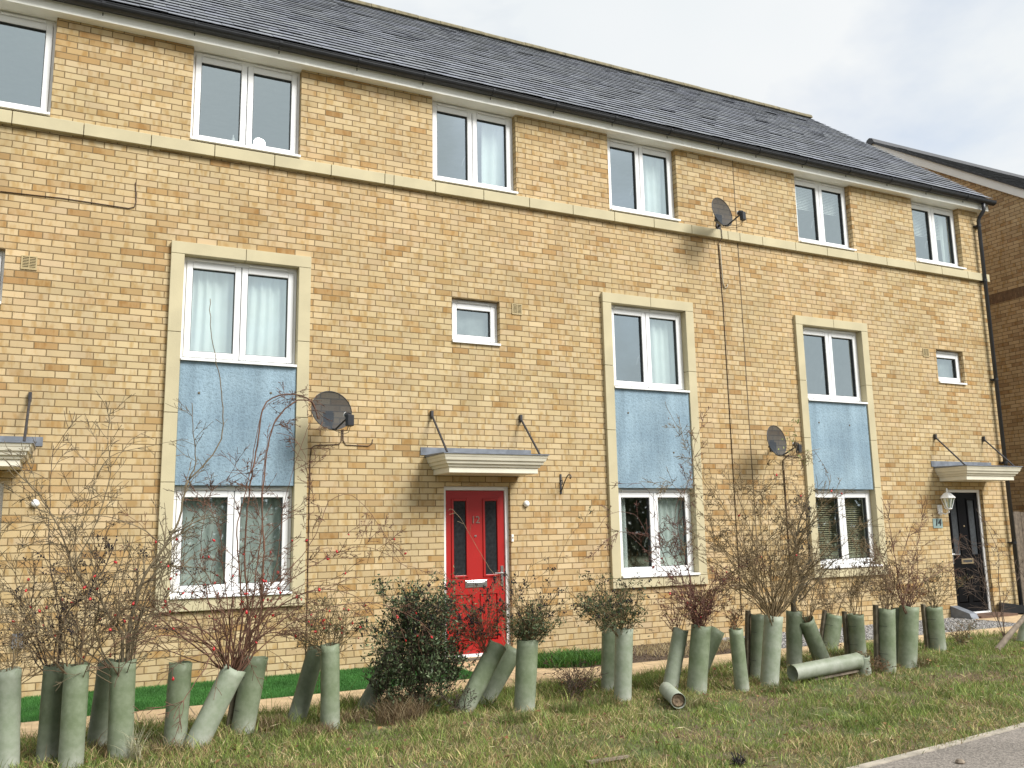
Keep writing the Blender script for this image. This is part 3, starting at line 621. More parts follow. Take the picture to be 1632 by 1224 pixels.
# ornaments on the upper left window sill
def on_sill(name, prof, x, y, z, m, label, cat):
    o = MB().lathe(prof, (x, y, z), sides=16).build(name, m, None, origin=(x, y, z), smooth=True); tag(o, label, cat)
on_sill('bottle', [(0.022, 0), (0.024, 0.01), (0.024, 0.09), (0.008, 0.12), (0.008, 0.15)], 0.66, 0.235, 6.21, WHITE, 'small white bottle standing behind the upper left window', 'bottle')
MB().box(0.5, 0.9, 0.22, 0.4, 6.17, 6.205).build('inner_sill', WHITE, hA, origin=(0.5, 0.22, 6.17))
m = MB(); m.lathe([(0.075, 0), (0.075, 0.012)], (0.98, 0.30, 6.335), (0.1, -1, 0.1), 24); m.lathe([(0.04, 0), (0.006, 0.012), (0.006, 0.10)], (0.98, 0.30, 6.17), sides=12)
tag(m.build('table_mirror', CHROME, None, origin=(0.98, 0.30, 6.17)), 'round mirror on a stand behind the upper left window', 'mirror')
MB().box(0.91, 1.38, 0.22, 0.4, 6.135, 6.17).build('inner_sill', WHITE, hA, origin=(0.91, 0.22, 6.135))
# movement joint beside the middle house
MB().box(8.262, 8.278, FY-0.0025, FY+0.01, 0.0, 5.94).build('movement_joint', MORTAR, hB, origin=(8.27, FY, 0))
MB().box(8.264, 8.276, FY-0.0025, FY+0.01, 6.115, 7.32).build('movement_joint', MORTAR, hB, origin=(8.27, FY, 6.1))
# downpipe on the right house
m = MB(); px_ = 14.02
m.tube([(px_, -0.149, 7.41), (px_, -0.149, 7.30), (px_, -0.14, 7.26), (px_-0.02, -0.06, 7.16), (px_-0.02, -0.03, 7.10), (px_-0.02, -0.03, 0.0)], 0.034, 12)
dp = m.build('downpipe', PIPE, hC, origin=(px_, 0, 0), smooth=True)
m = MB()
for z in (7.0, 5.95, 4.1, 2.6, 1.2):
    m = MB(); m.lathe([(0.041, -0.02), (0.041, 0.02)], (px_-0.02, -0.03, z), sides=12); m.box(px_-0.085, px_+0.045, -0.01, FY, z-0.012, z+0.012)
    m.build('pipe_clip', BLACK, dp, origin=(px_, 0, z))

# ------------------------------------------------------------------ the house beyond
def neighbour():
    X = 16.0; ry, rz = 3.88, 10.70; k = math.tan(R_(35)); yf, yb = -1.1, 8.86
    h = empty('neighbour_house', (X+0.06, yf, 0), label='brown brick house with a white verge board beyond the terrace', cat='house')
    sl = lambda y: rz-0.16-abs(y-ry)*k
    w_ = MB(); xa, xb = X+0.06, X+9
    w_.prism([(yf, -0.3), (yb, -0.3), (yb, sl(yb)), (ry, sl(ry)), (yf, sl(yf))], xa, xb)
    w_.build('wall', BRICK2, h)
    s = MB(); y = yf
    while y < yb-0.08:
        s.box(xa-0.005, xa+0.01, y+0.004, y+0.0715, 6.02, 6.235); y += 0.075
    s.build('soldier_course', plain('dark_brown_brick', (0.15, 0.09, 0.05), 0.85, var=0.35, scale=12), h)
    ye = yf-0.35; ze = rz-abs(ye-ry)*k
    rf = slates('roof', h, X-0.04, xb, ye, ze, ry, rz, ORG[h.name], seed=77, gauge=0.2, width=0.3, base=(0.05, 0.052, 0.056))
    MB().prism([(ye+0.05, ze-0.005), (ry, rz-0.03), (2*ry-ye, ze-0.005), (2*ry-ye, ze-0.1), (ry, rz-0.13), (ye+0.05, ze-0.1)], X+0.03, xb).build('roof_deck', DARK, rf, origin=ORG[h.name])
    MB().prism([(ry-0.14, rz-0.08), (ry-0.08, rz+0.05), (ry, rz+0.085), (ry+0.08, rz+0.05), (ry+0.14, rz-0.08)], X-0.06, xb).build('ridge_tiles', PIPE, rf, origin=ORG[h.name])
    b = MB(); 
    for sg in (1,):
        b.prism([(ye, ze-0.02), (ry, rz-0.035), (2*ry-ye, ze-0.02), (2*ry-ye, ze-0.22), (ry, rz-0.235), (ye, ze-0.22)], X-0.0, X+0.022)
    b.prism([(ye, ze-0.221), (ry, rz-0.2365), (2*ry-ye, ze-0.221), (2*ry-ye, ze-0.226), (ry, rz-0.2415), (ye, ze-0.226)], X+0.0, X+0.06)
    b.build('verge_board', UPVC, rf, origin=ORG[h.name])
    c = MB(); c.prism([(ye, ze+0.02), (ry, rz+0.03), (2*ry-ye, ze+0.02), (2*ry-ye, ze-0.03), (ry, rz-0.034), (ye, ze-0.03)], X-0.045, X-0.002); c.build('verge_trim', PIPE, rf, origin=ORG[h.name])
neighbour()
f = empty('board_fence', (14.12, 0.5, 0), label='grey weathered board fence filling the gap between the houses', cat='fence')
m = MB(); x = 14.12; rg = random.Random(4)
while x < 15.98:
    m.box(x, x+0.094, 0.5+rg.uniform(0, 0.006), 0.518, 0.02, 1.74+rg.uniform(-0.008, 0.008)); x += 0.104
m.build('boards', WOOD, f)
MB().box(14.12, 16.0, 0.52, 0.56, 0.3, 0.38).box(14.12, 16.0, 0.52, 0.56, 1.4, 1.48).build('rail', WOOD, f)

# ------------------------------------------------------------------ things on the facade
def dish_mat():
    m, nt, b = mat('dish_mesh'); b.inputs['Base Color'].default_value = (0.032, 0.038, 0.045, 1); b.inputs['Roughness'].default_value = 0.75; b.inputs['Specular IOR Level'].default_value = 0.25
    t = N(nt, 'ShaderNodeTexCoord'); 
    b.inputs['Alpha'].default_value = 0.87; return m
DISHM = dish_mat()
def dish(px, py, label, cable=None, pole=None, face=(0.30, -0.95, 0.12)):
    y = -0.36; c = atY(px, py, y); n = Vector(face).normalized()
    d = empty('satellite_dish', (c.x, FY, c.z), label=label, cat='satellite dish', group='satellite dishes on the facade')
    side = Vector((0, 0, 1)).cross(n).normalized(); upv = n.cross(side)
    def P(a, b, h): return c + side*a + upv*b + n*h
    m = MB(); A, B = 0.265, 0.225; nr, ns = 9, 40
    for i in range(nr+1):
        r = max(i/nr, 0.002)
        for k in range(ns):
            t = 2*math.pi*k/ns; m.v.append(tuple(P(A*r*math.cos(t), B*r*math.sin(t), -0.05*(1-r*r))))
    for i in range(nr):
        for k in range(ns):
            k2 = (k+1) % ns; m.f.append((i*ns+k, i*ns+k2, (i+1)*ns+k2, (i+1)*ns+k))
    rf = m.build('reflector', DISHM, d, smooth=True)
    MB().tube([P(A*math.cos(t), B*math.sin(t), 0) for t in np.linspace(0, 2*math.pi, 41)], 0.005, 6).build('rim', PIPE, rf, origin=ORG[d.name], smooth=True)
    lo = P(0.0, -B+0.01, -0.02); lnb = P(0.03, -0.13, 0.31)
    MB().tube([P(0, -0.08, -0.07), lo, P(0, -0.235, 0.05), lnb], 0.011, 6).build('feed_arm', BLACK, d)
    m = MB(); m.lathe([(0.028, 0), (0.036, 0.02), (0.036, 0.06), (0.028, 0.07)], lnb, -n+upv*0.35, 14); 
    m.build('feed_horn', BLACK, d, smooth=False)
    MB().lathe([(0.032, 0.0), (0.032, 0.012)], lnb+(-n+upv*0.35).normalized()*0.071, -n+upv*0.35, 14).build('feed_cap', WHITE, d)
    e = lnb+Vector((0, 0, -0.045))
    b = MB(); q = [e+side*s1*0.04+n*s2*0.03+Vector((0, 0, z)) for z in (-0.075, 0.05) for s1, s2 in ((-1, -1), (1, -1), (1, 1), (-1, 1))]; b.hexa(q)
    bevel(b.build('converter', BLACK, d), 0.006)
    m = MB(); m.tube([e+Vector((0, 0, -0.06)), e+Vector((-0.02, 0.05, -0.12)), e+Vector((-0.06, 0.14, -0.12)), P(0, -0.2, -0.06)], 0.0035, 5)
    m.tube([e+Vector((0.012, 0, -0.06)), e+Vector((0.0, 0.05, -0.14)), e+Vector((-0.03, 0.14, -0.15)), P(0.02, -0.2, -0.08)], 0.0035, 5); m.build('loop_cable', BLACK, d)
    m = MB(); bk = P(0, -0.07, -0.08); wx, wz = c.x+0.30*(c.x-CAM.x)/10.0, c.z+0.0; m.tube([bk, Vector((bk.x, bk.y+0.08, bk.z)), (wx, FY-0.06, wz-0.05), (wx, FY-0.005, wz-0.05)], 0.016, 8); m.box(wx-0.04, wx+0.04, FY-0.012, FY-0.0005, wz-0.12, wz+0.05)
    m.box(bk.x-0.06, bk.x+0.06, bk.y-0.01, bk.y+0.015, bk.z-0.05, bk.z+0.06)
    m.build('wall_bracket', BLACK, d)
    return c
dish(529, 654, 'dark oval satellite dish beside the left window surround, feed arm pointing at the viewer')
dish(1151, 338, 'dark satellite dish mounted high on the wall above the stone string course')
dish(1238, 702, 'dark satellite dish low on the wall between the two right window surrounds')
def cable(name, pts, r, m, label, y=None):
    P = [atY(a, b, FY-0.008) if len(q) == 2 else atY(a, b, q[2]) for q in pts for a, b in [q[:2]]]
    o = MB().tube(P, r, 6).build(name, m, None, origin=P[0], smooth=True); return tag(o, label, 'cable')
def up_then(pts): return pts
cable('wall_cable', [(545, 684), (544, 703), (541, 708), (502, 710), (496, 714), (494.5, 730), (493, 780), (491, 900), (488.5, 1000), (487, 1066)], 0.005, CABLEB, 'brown cable running from the left dish down beside the stone surround')
cable('wall_cable', [(547, 684), (547, 702), (551, 709), (587, 711), (593, 707), (594, 700)], 0.005, CABLEB, 'short brown cable below the left dish, hooked up at its right end')
cable('wall_cable', [(0, 305), (100, 316), (205, 332), (214, 330), (217, 322), (216, 291)], 0.005, CABLEB, 'thin dark cable along the brick between the two left storeys')
pts = []
ca = atY(1151, 357, FY-0.01)
def wcable(P, r, m, label):
    o = MB().tube(P, r, 6).build('wall_cable', m, None, origin=P[0], smooth=True); tag(o, label, 'cable')
wcable([(7.86, FY-0.02, 6.20), (7.86, FY-0.012, 6.15), (7.90, -0.022, 6.09), (7.905, -0.022, 5.95), (7.875, FY-0.01, 5.87), (7.885, FY-0.008, 5.3), (7.90, FY-0.008, 4.9), (7.90, FY-0.008, 0.3)], 0.0055, CABLEB, 'dark cable falling from the high dish down to the ground')
wcable([(7.90, FY-0.02, 5.86), (7.908, FY-0.016, 5.5), (7.915, FY-0.016, 5.25), (7.95, FY-0.016, 5.17), (8.0, FY-0.016, 5.2), (8.0, FY-0.016, 5.24)], 0.009, CABLEW, 'pale loose cable with a hooked end below the high dish')
wcable([(8.87, -0.1, 2.62), (8.88, FY-0.015, 2.55), (8.88, FY-0.008, 1.8), (8.88, FY-0.008, 0.1)], 0.011, CABLEB, 'dark cable from the low dish straight down to the ground')
wcable([(8.9, FY-0.01, 2.62), (9.24, FY-0.01, 2.60), (9.27, FY-0.01, 2.57), (9.27, FY-0.01, 2.45), (9.24, FY-0.01, 2.42)], 0.005, CABLEB, 'short dark cable from the low dish toward the stone surround')
def outlet(x, z, label):
    m = MB().lathe([(0.04, 0), (0.042, 0.02), (0.03, 0.045), (0.012, 0.052)], (x, FY, z), (0, -1, 0), 18); o = m.build('wall_light', WHITE, None, origin=(x, FY, z), smooth=True); tag(o, label, 'wall light', 'round white wall lights')
outlet(4.45, 1.90, 'small round white light on the brick right of the red door'); outlet(-1.18, 1.92, 'small round white light on the brick under the left canopy')
# plant hanger
m = MB(); x = 4.975; y = FY
m.box(x-0.012, x+0.012, y-0.012, y, 2.03, 2.29)
m.tube([(x, y-0.01, 2.06), (x+0.0, y-0.10, 2.17), (x, y-0.17, 2.245), (x, y-0.22, 2.27), (x, y-0.27, 2.262), (x, y-0.285, 2.235), (x, y-0.265, 2.215), (x, y-0.245, 2.228)], 0.008, 6)
m.tube([(x, y-0.012, 2.21), (x, y-0.05, 2.20), (x, y-0.06, 2.17), (x, y-0.04, 2.15)], 0.006, 6)
tag(m.build('plant_hanger', IRON, None, origin=(x, y, 2.03)), 'black iron hanging-basket bracket on the brick right of the red door', 'bracket')
# doorbell
m = MB().box(4.225, 4.255, FY-0.022, FY, 1.42, 1.51); tag(bevel(m.build('doorbell', FASCIA, None, origin=(4.24, FY, 1.42)), 0.004), 'small cream doorbell beside the red door frame', 'doorbell')
MB().box(4.232, 4.248, FY-0.026, FY-0.0225, 1.46, 1.48).build('bell_button', BRASS, bpy.data.objects['doorbell'], origin=(4.24, FY, 1.46))
# coach lantern
def lantern():
    x = 12.30; d = empty('wall_lantern', (x, FY, 1.70), label='white coach lantern on the wall left of the black door', cat='wall lamp')
    m = MB(); m.lathe([(0.02, 0), (0.05, 0.002), (0.055, 0.02), (0.04, 0.035)], (x-0.03, FY, 1.74), (0, -1, 0), 16)
    m.box(x-0.075, x+0.015, FY-0.03, FY, 1.73, 1.86)
    m.tube([(x-0.03, FY-0.03, 1.74), (x-0.02, FY-0.10, 1.70), (x, FY-0.16, 1.735), (x, FY-0.16, 1.78)], 0.011, 8)
    bevel(m.build('bracket', WHITE, d), 0.006)
    cx, cy = x, FY-0.16
    m = MB(); m.lathe([(0.13, 0), (0.135, 0.006), (0.10, 0.045), (0.06, 0.085), (0.015, 0.10), (0.012, 0.115), (0.02, 0.125), (0.012, 0.14), (0.015, 0.152), (0.004, 0.17)], (cx, cy, 1.965), sides=6); m.build('hood', WHITE, d)
    m = MB()
    for k in range(6):
        t = math.pi/3*k+0.2; m.tube([(cx+0.05*math.cos(t), cy+0.05*math.sin(t), 1.80), (cx+0.10*math.cos(t), cy+0.10*math.sin(t), 1.965)], 0.006, 4)
    m.lathe([(0.02, -0.02), (0.056, 0.0), (0.056, 0.012)], (cx, cy, 1.79), sides=12); m.build('cage', WHITE, d)
    m = MB(); m.lathe([(0.046, 0.0), (0.093, 0.155)], (cx, cy, 1.805), sides=6, cap=False); m.build('glass', GLASS, d)
lantern()
m = MB().box(12.08, 12.31, FY-0.010, FY-0.0005, 1.475, 1.635); pl = bevel(m.build('number_plaque', plain('grey_green_slate', (0.22, 0.30, 0.285), 0.5, var=0.2, scale=14), None, origin=(12.195, FY, 1.475)), 0.004)
tag(pl, 'grey green house number plaque reading 14 left of the black door', 'plaque')
text_mesh('number', '14', 0.15, BLACK, pl, (12.195, FY-0.0125, 1.565), 0.002, 0.004, 0.15)

# ------------------------------------------------------------------ ground
def ground_mat():
    m, nt, b = mat('verge_soil'); t = N(nt, 'ShaderNodeTexCoord')
    a = N(nt, 'ShaderNodeTexNoise', i_Scale=1.3, i_Detail=8.0, i_Roughness=0.65); L(nt, t.outputs['Object'], a.inputs[0])
    c = N(nt, 'ShaderNodeTexNoise', i_Scale=45.0, i_Detail=6.0, i_Roughness=0.7); L(nt, t.outputs['Object'], c.inputs[0])
    r = N(nt, 'ShaderNodeValToRGB'); e = r.color_ramp.elements; e[0].position = 0.40; e[0].color = (0.15, 0.105, 0.058, 1); e[1].position = 0.58; e[1].color = (0.115, 0.14, 0.045, 1)
    L(nt, a.outputs[0], r.inputs[0])
    k = N(nt, 'ShaderNodeMapRange', i_3=0.45, i_4=1.5); k.inputs[1].default_value = 0.3; k.inputs[2].default_value = 0.7; L(nt, c.outputs[0], k.inputs[0])
    cc = N(nt, 'ShaderNodeCombineXYZ'); [L(nt, k.outputs[0], cc.inputs[i]) for i in range(3)]
    x = N(nt, 'ShaderNodeMixRGB', blend_type='MULTIPLY', i_Fac=1.0); L(nt, r.outputs[0], x.inputs[1]); L(nt, cc.outputs[0], x.inputs[2]); L(nt, x.outputs[0], b.inputs['Base Color'])
    b.inputs['Roughness'].default_value = 0.95; bu = N(nt, 'ShaderNodeBump', i_Strength=0.8, i_Distance=0.03); L(nt, c.outputs[0], bu.inputs['Height']); L(nt, bu.outputs[0], b.inputs['Normal'])
    return m
VERGE = ground_mat()
def frange(a, b, n): return [a+(b-a)*i/n for i in range(n+1)]
m = MB(); xs = [-300, -60, -20]+frange(-8, 24, 160)+[40, 80, 300]; ys = [-300, -60, -20]+frange(-9, -1.9, 60)+[0, 20, 80, 300]
for y in ys:
    for x in xs: m.v.append((x, y, (gh(x, y) if -9 < y < -1.9 else 0.0)-0.006))
nx = len(xs)
for j in range(len(ys)-1):
    for i in range(nx-1): m.f.append((j*nx+i, j*nx+i+1, (j+1)*nx+i+1, (j+1)*nx+i))
m.build('ground', VERGE, None, origin=(0, 0, 0), smooth=True, kind='structure')
def kerbY(x): 
    return -5.86+0.115*(x-3.83)+0.006*(x-3.83)**2*(1 if x > 3.83 else -0.3)
ASPH, nta, ba = mat('worn_asphalt')
t = N(nta, 'ShaderNodeTexCoord'); a = N(nta, 'ShaderNodeTexVoronoi', i_Scale=95.0); L(nta, t.outputs['Object'], a.inputs[0]); a2 = N(nta, 'ShaderNodeTexNoise', i_Scale=1.5, i_Detail=6.0); L(nta, t.outputs['Object'], a2.inputs[0])
sc_ = N(nta, 'ShaderNodeSeparateColor'); L(nta, a.outputs['Color'], sc_.inputs[0])
mm_ = M(nta, 'ADD', M(nta, 'MULTIPLY', sc_.outputs[0], 0.5), M(nta, 'MULTIPLY', a2.outputs[0], 0.5))
r = N(nta, 'ShaderNodeValToRGB'); e = r.color_ramp.elements; e[0].position = 0.2; e[0].color = (0.10, 0.088, 0.075, 1); e[1].position = 0.8; e[1].color = (0.29, 0.255, 0.22, 1); L(nta, mm_, r.inputs[0]); L(nta, r.outputs[0], ba.inputs['Base Color'])
ba.inputs['Roughness'].default_value = 0.9; bu = N(nta, 'ShaderNodeBump', i_Strength=0.5, i_Distance=0.006); L(nta, a.outputs[0], bu.inputs['Height']); L(nta, bu.outputs[0], ba.inputs['Normal'])
m = MB(); xs = frange(-14, 24, 76)
for i in range(76):
    a, b = xs[i], xs[i+1]; m.poly([(a, -9.5, 0.02), (b, -9.5, 0.02), (b, kerbY(b)-0.06, 0.02), (a, kerbY(a)-0.06, 0.02)])
m.build('pavement', ASPH, None, origin=(0, -7, 0), kind='structure')
m = MB()
for i in range(76):
    a, b = xs[i], xs[i+1]
    m.hexa([(a, kerbY(a)-0.06, -0.1), (b, kerbY(b)-0.06, -0.1), (b, kerbY(b), -0.1), (a, kerbY(a), -0.1), (a, kerbY(a)-0.06, 0.028), (b, kerbY(b)-0.06, 0.028), (b, kerbY(b), 0.028), (a, kerbY(a), 0.028)])
m.build('kerb_edging', plain('concrete_edging', (0.36, 0.32, 0.26), 0.9, var=0.3, scale=8), None, origin=(0, -6, 0), kind='structure')
m = MB().box(-40, 60, -16, -9.5, -0.1, 0.016); m.build('road', plain('road_asphalt', (0.06, 0.06, 0.06), 0.9, var=0.2, scale=3), None, origin=(0, -12, 0), kind='structure')
# paved path of tan slabs
SLAB = brick_mat('tan_slabs', [(0.0, (0.49, 0.35, 0.20)), (0.5, (0.44, 0.31, 0.175)), (0.8, (0.47, 0.345, 0.21)), (1.0, (0.40, 0.275, 0.15))], (0.16, 0.12, 0.07), 0.6, 0.3, 0.012, 0.15, 0.3)
def slab_mat():
    m, nt, b = mat('tan_paving'); geo = N(nt, 'ShaderNodeNewGeometry')
    br = N(nt, 'ShaderNodeTexBrick', offset=0.5); L(nt, geo.outputs['Position'], br.inputs[0])
    br.inputs['Color1'].default_value = (0.56, 0.41, 0.24, 1); br.inputs['Color2'].default_value = (0.47, 0.335, 0.19, 1); br.inputs['Mortar'].default_value = (0.2, 0.15, 0.09, 1)
    br.inputs['Scale'].default_value = 1.0; br.inputs['Mortar Size'].default_value = 0.006; br.inputs['Brick Width'].default_value = 0.45; br.inputs['Row Height'].default_value = 0.45
    n = N(nt, 'ShaderNodeTexNoise', i_Scale=7.0, i_Detail=8.0, i_Roughness=0.65); L(nt, geo.outputs['Position'], n.inputs[0])
    k = N(nt, 'ShaderNodeMapRange', i_3=0.75, i_4=1.2); k.inputs[1].default_value = 0.3; k.inputs[2].default_value = 0.7; L(nt, n.outputs[0], k.inputs[0])
    cc = N(nt, 'ShaderNodeCombineXYZ'); [L(nt, k.outputs[0], cc.inputs[i]) for i in range(3)]
    x = N(nt, 'ShaderNodeMixRGB', blend_type='MULTIPLY', i_Fac=1.0); L(nt, br.outputs[0], x.inputs[1]); L(nt, cc.outputs[0], x.inputs[2]); L(nt, x.outputs[0], b.inputs['Base Color']); b.inputs['Roughness'].default_value = 0.85
    bu = N(nt, 'ShaderNodeBump', i_Strength=0.3, i_Distance=0.005); L(nt, n.outputs[0], bu.inputs['Height']); L(nt, bu.outputs[0], b.inputs['Normal']); return m
PAVE = slab_mat()
m = MB(); m.box(-8, 15.5, -2.02, -1.34, -0.05, 0.02); m.build('path', PAVE, None, origin=(0, -1.7, 0), kind='structure')
m = MB(); m.box(3.25, 4.40, -1.339, FY-0.001, -0.05, 0.016); m.box(12.35, 13.55, -1.339, FY-0.001, -0.05, 0.016); m.box(-2.5, -1.4, -1.339, FY-0.001, -0.05, 0.016); m.build('door_path', PAVE, None, origin=(3.8, -0.7, 0), kind='structure')
m = MB(); m.box(3.30, 4.24, -0.10, FY+0.06, 0.0165, 0.028); tag(m.build('door_step', STAKE, None, origin=(3.8, 0, 0)), 'low dark step under the red door', 'step')
SOIL = plain('dark_soil', (0.07, 0.045, 0.028), 0.95, var=0.4, scale=12, bump=0.8, bscale=30)
m = MB(); m.box(4.401, 7.3, -1.339, FY-0.001, -0.05, 0.008); m.build('soil_bed', SOIL, None, origin=(6, -0.7, 0), kind='structure')
m = MB(); m.box(7.301, 12.349, -1.339, FY-0.001, -0.05, 0.006); m.build('gravel_base', plain('gravel_base', (0.22, 0.21, 0.20), 0.95, var=0.4, scale=40, bump=0.6, bscale=50), None, origin=(10, -0.7, 0), kind='structure')
# gravel
nrng = np.random.default_rng(5)
def np_obj(name, V, F, mat_, tint, parent=None, origin=(0, 0, 0), smooth=False):
    me = bpy.data.meshes.new(name); nv, nf = len(V), len(F); k = F.shape[1]
    me.vertices.add(nv); me.vertices.foreach_set('co', (V-np.array(origin)).astype(np.float32).ravel())
    me.loops.add(nf*k); me.loops.foreach_set('vertex_index', F.astype(np.int32).ravel())
    me.polygons.add(nf); me.polygons.foreach_set('loop_start', np.arange(0, nf*k, k, dtype=np.int32)); me.polygons.foreach_set('loop_total', np.full(nf, k, dtype=np.int32))
    me.update(calc_edges=True); me.materials.append(mat_)
    if tint is not None:
        at = me.color_attributes.new('tint', 'FLOAT_COLOR', 'POINT'); at.data.foreach_set('color', np.hstack([tint, np.ones((nv, 1))]).astype(np.float32).ravel())
    if smooth: me.polygons.foreach_set('use_smooth', np.ones(nf, dtype=bool))
    o = bpy.data.objects.new(name, me); link(o, parent, origin); return o
def stones(name, n, x0, x1, y0, y1, z, r0, r1, cols):
    oc = np.array([(1,0,0),(-1,0,0),(0,1,0),(0,-1,0),(0,0,1),(0,0,-1)], float); fc = np.array([(0,2,4),(2,1,4),(1,3,4),(3,0,4),(2,0,5),(1,2,5),(3,1,5),(0,3,5)])
    c = np.stack([nrng.uniform(x0, x1, n), nrng.uniform(y0, y1, n), np.full(n, z)+nrng.uniform(0, r1, n)*0.5], 1)
    s = nrng.uniform(r0, r1, (n, 1, 3))*np.array([1, 1, 0.6]); V = (c[:, None, :]+oc[None]*s*nrng.uniform(0.7, 1.3, (n, 6, 1))).reshape(-1, 3)
    F = (fc[None]+6*np.arange(n)[:, None, None]).reshape(-1, 3)
    k = np.array(cols)[nrng.integers(0, len(cols), n)]*nrng.uniform(0.7, 1.25, (n, 1)); T = np.repeat(k, 6, 0)
    return np_obj(name, V, F, attr_mat(name+'_mat', 0.9), T)
tag(stones('gravel', 9000, 7.32, 12.33, -1.33, 0.04, 0.006, 0.008, 0.02, [(0.36, 0.35, 0.34), (0.27, 0.25, 0.23), (0.45, 0.43, 0.40), (0.2, 0.2, 0.21)]), kind='stuff', label='grey gravel strip against the wall of the right house', cat='gravel')
tag(stones('loose_earth', 2500, 4.42, 7.28, -1.33, 0.04, 0.006, 0.006, 0.018, [(0.10, 0.065, 0.04), (0.14, 0.10, 0.06), (0.07, 0.05, 0.035)]), kind='stuff', label='loose dark earth in the bed right of the red door', cat='soil')
tag(stones('debris', 700, -3, 11, -5.8, -2.1, 0.012, 0.004, 0.012, [(0.20, 0.15, 0.09), (0.1, 0.07, 0.05), (0.3, 0.26, 0.2)]), kind='stuff', label='small stones and crumbs of earth in the rough grass', cat='debris')
GH = np.vectorize(gh)
def vnoise(x, y, s, seed):
    r = np.random.default_rng(seed); T = r.random((64, 64)); X = (x*s) % 64; Y = (y*s) % 64
    i, j = np.floor(X).astype(int), np.floor(Y).astype(int); fx, fy = X-i, Y-j; fx = fx*fx*(3-2*fx); fy = fy*fy*(3-2*fy); i2, j2 = (i+1) % 64, (j+1) % 64; i %= 64; j %= 64
    return T[i, j]*(1-fx)*(1-fy)+T[i2, j]*fx*(1-fy)+T[i, j2]*(1-fx)*fy+T[i2, j2]*fx*fy
def blades(name, pos, h, wd, lean, tint, mat_, flat=None):
    n = len(pos); a = nrng.uniform(0, 2*np.pi, n); la = nrng.uniform(0, 2*np.pi, n)
    dx, dy = np.cos(a)*wd/2, np.sin(a)*wd/2; lx, ly = np.cos(la)*lean*h, np.sin(la)*lean*h; hz = h*np.sqrt(np.clip(1-lean**2, 0.05, 1))
    P = np.zeros((n, 5, 3)); x, y, z = pos.T
    P[:, 0] = np.stack([x-dx, y-dy, z], 1); P[:, 1] = np.stack([x+dx, y+dy, z], 1)
    P[:, 2] = np.stack([x+dx*.7+lx*.4, y+dy*.7+ly*.4, z+hz*.6], 1); P[:, 3] = np.stack([x-dx*.7+lx*.4, y-dy*.7+ly*.4, z+hz*.6], 1)
    P[:, 4] = np.stack([x+lx, y+ly, z+hz], 1)
    V = P.reshape(-1, 3); b = 5*np.arange(n)[:, None]
    F = np.concatenate([b+np.array([[0, 1, 2]]), b+np.array([[0, 2, 3]]), b+np.array([[3, 2, 4]])], 0)
    return np_obj(name, V, F, mat_, np.repeat(tint, 5, 0))
GRASSM = attr_mat('grass_blades', 0.6, 0.3)
def rough_grass(n):
    x = nrng.uniform(-3.2, 14.5, n*2); y = nrng.uniform(-6.2, -1.93, n*2)
    ky = np.array([kerbY(v) for v in np.linspace(-4, 15, 60)]); kk = np.interp(x, np.linspace(-4, 15, 60), ky)
    den = vnoise(x, y, 1.7, 1)*0.6+vnoise(x, y, 5.0, 2)*0.4
    edge = vnoise(x, y*0, 3.0, 9)
    far = 1/(1+0.25*np.maximum(0, x-4))
    ok = (y > kk-0.01-edge*0.06) & (y < -1.98-0.10*edge) & (nrng.random(n*2) < (0.32+0.95*sst(den, .3, .6))*far)
    x, y = x[ok], y[ok]; x, y = x[:n], y[:n]; m = len(x)
    wv_ = vnoise(x, y, 7.0, 31)
    dry = sst(vnoise(x, y, 0.9, 3)*0.45+vnoise(x, y, 3.5, 4)*0.35+wv_*0.2, 0.42, 0.58)
    dry = np.clip(dry+0.25*sst(-y, 2.6, 3.4)*(1-sst(-y, 4.4, 5.2)), 0, 1)
    # greener strips next to the path and the kerb and at the right
    dry *= 1-0.75*sst(-y, 2.9, 2.2); dry *= 1-0.55*sst(x, 6, 9)
    isdry = nrng.random(m) < 0.10+0.50*dry
    h = np.where(isdry, nrng.uniform(0.02, 0.085, m), nrng.uniform(0.025, 0.085, m))*(0.35+1.25*vnoise(x, y, 3.4, 6))
    h *= 1+0.55*sst(-y, 3.6, 2.4)
    tall = nrng.random(m) < 0.015; h = np.where(tall, h*2.2, h)
    lean = np.where(isdry, nrng.uniform(0.55, 1.0, m), nrng.uniform(0.35, 0.97, m))
    g = np.array([0.115, 0.185, 0.04]); g2 = np.array([0.28, 0.33, 0.085]); s1 = np.array([0.55, 0.46, 0.23]); s2 = np.array([0.25, 0.16, 0.08])
    t = nrng.random((m, 1)); green = g*(1-t)+g2*t; straw = s1*t+s2*(1-t)
    tint = np.where(isdry[:, None], straw, green)*nrng.uniform(0.55, 1.4, (m, 1))*(0.75+0.5*vnoise(x, y, 6.0, 21))[:, None]
    pos = np.stack([x, y, GH(x, y)-0.006], 1)
    return blades('grass', pos, h, nrng.uniform(0.003, 0.008, m), lean, tint, GRASSM)
def sst(x, a, b):
    t = np.clip((x-a)/(b-a), 0, 1); return t*t*(3-2*t)
tag(rough_grass(210000), kind='stuff', label='rough green and straw coloured grass of the verge', cat='grass')
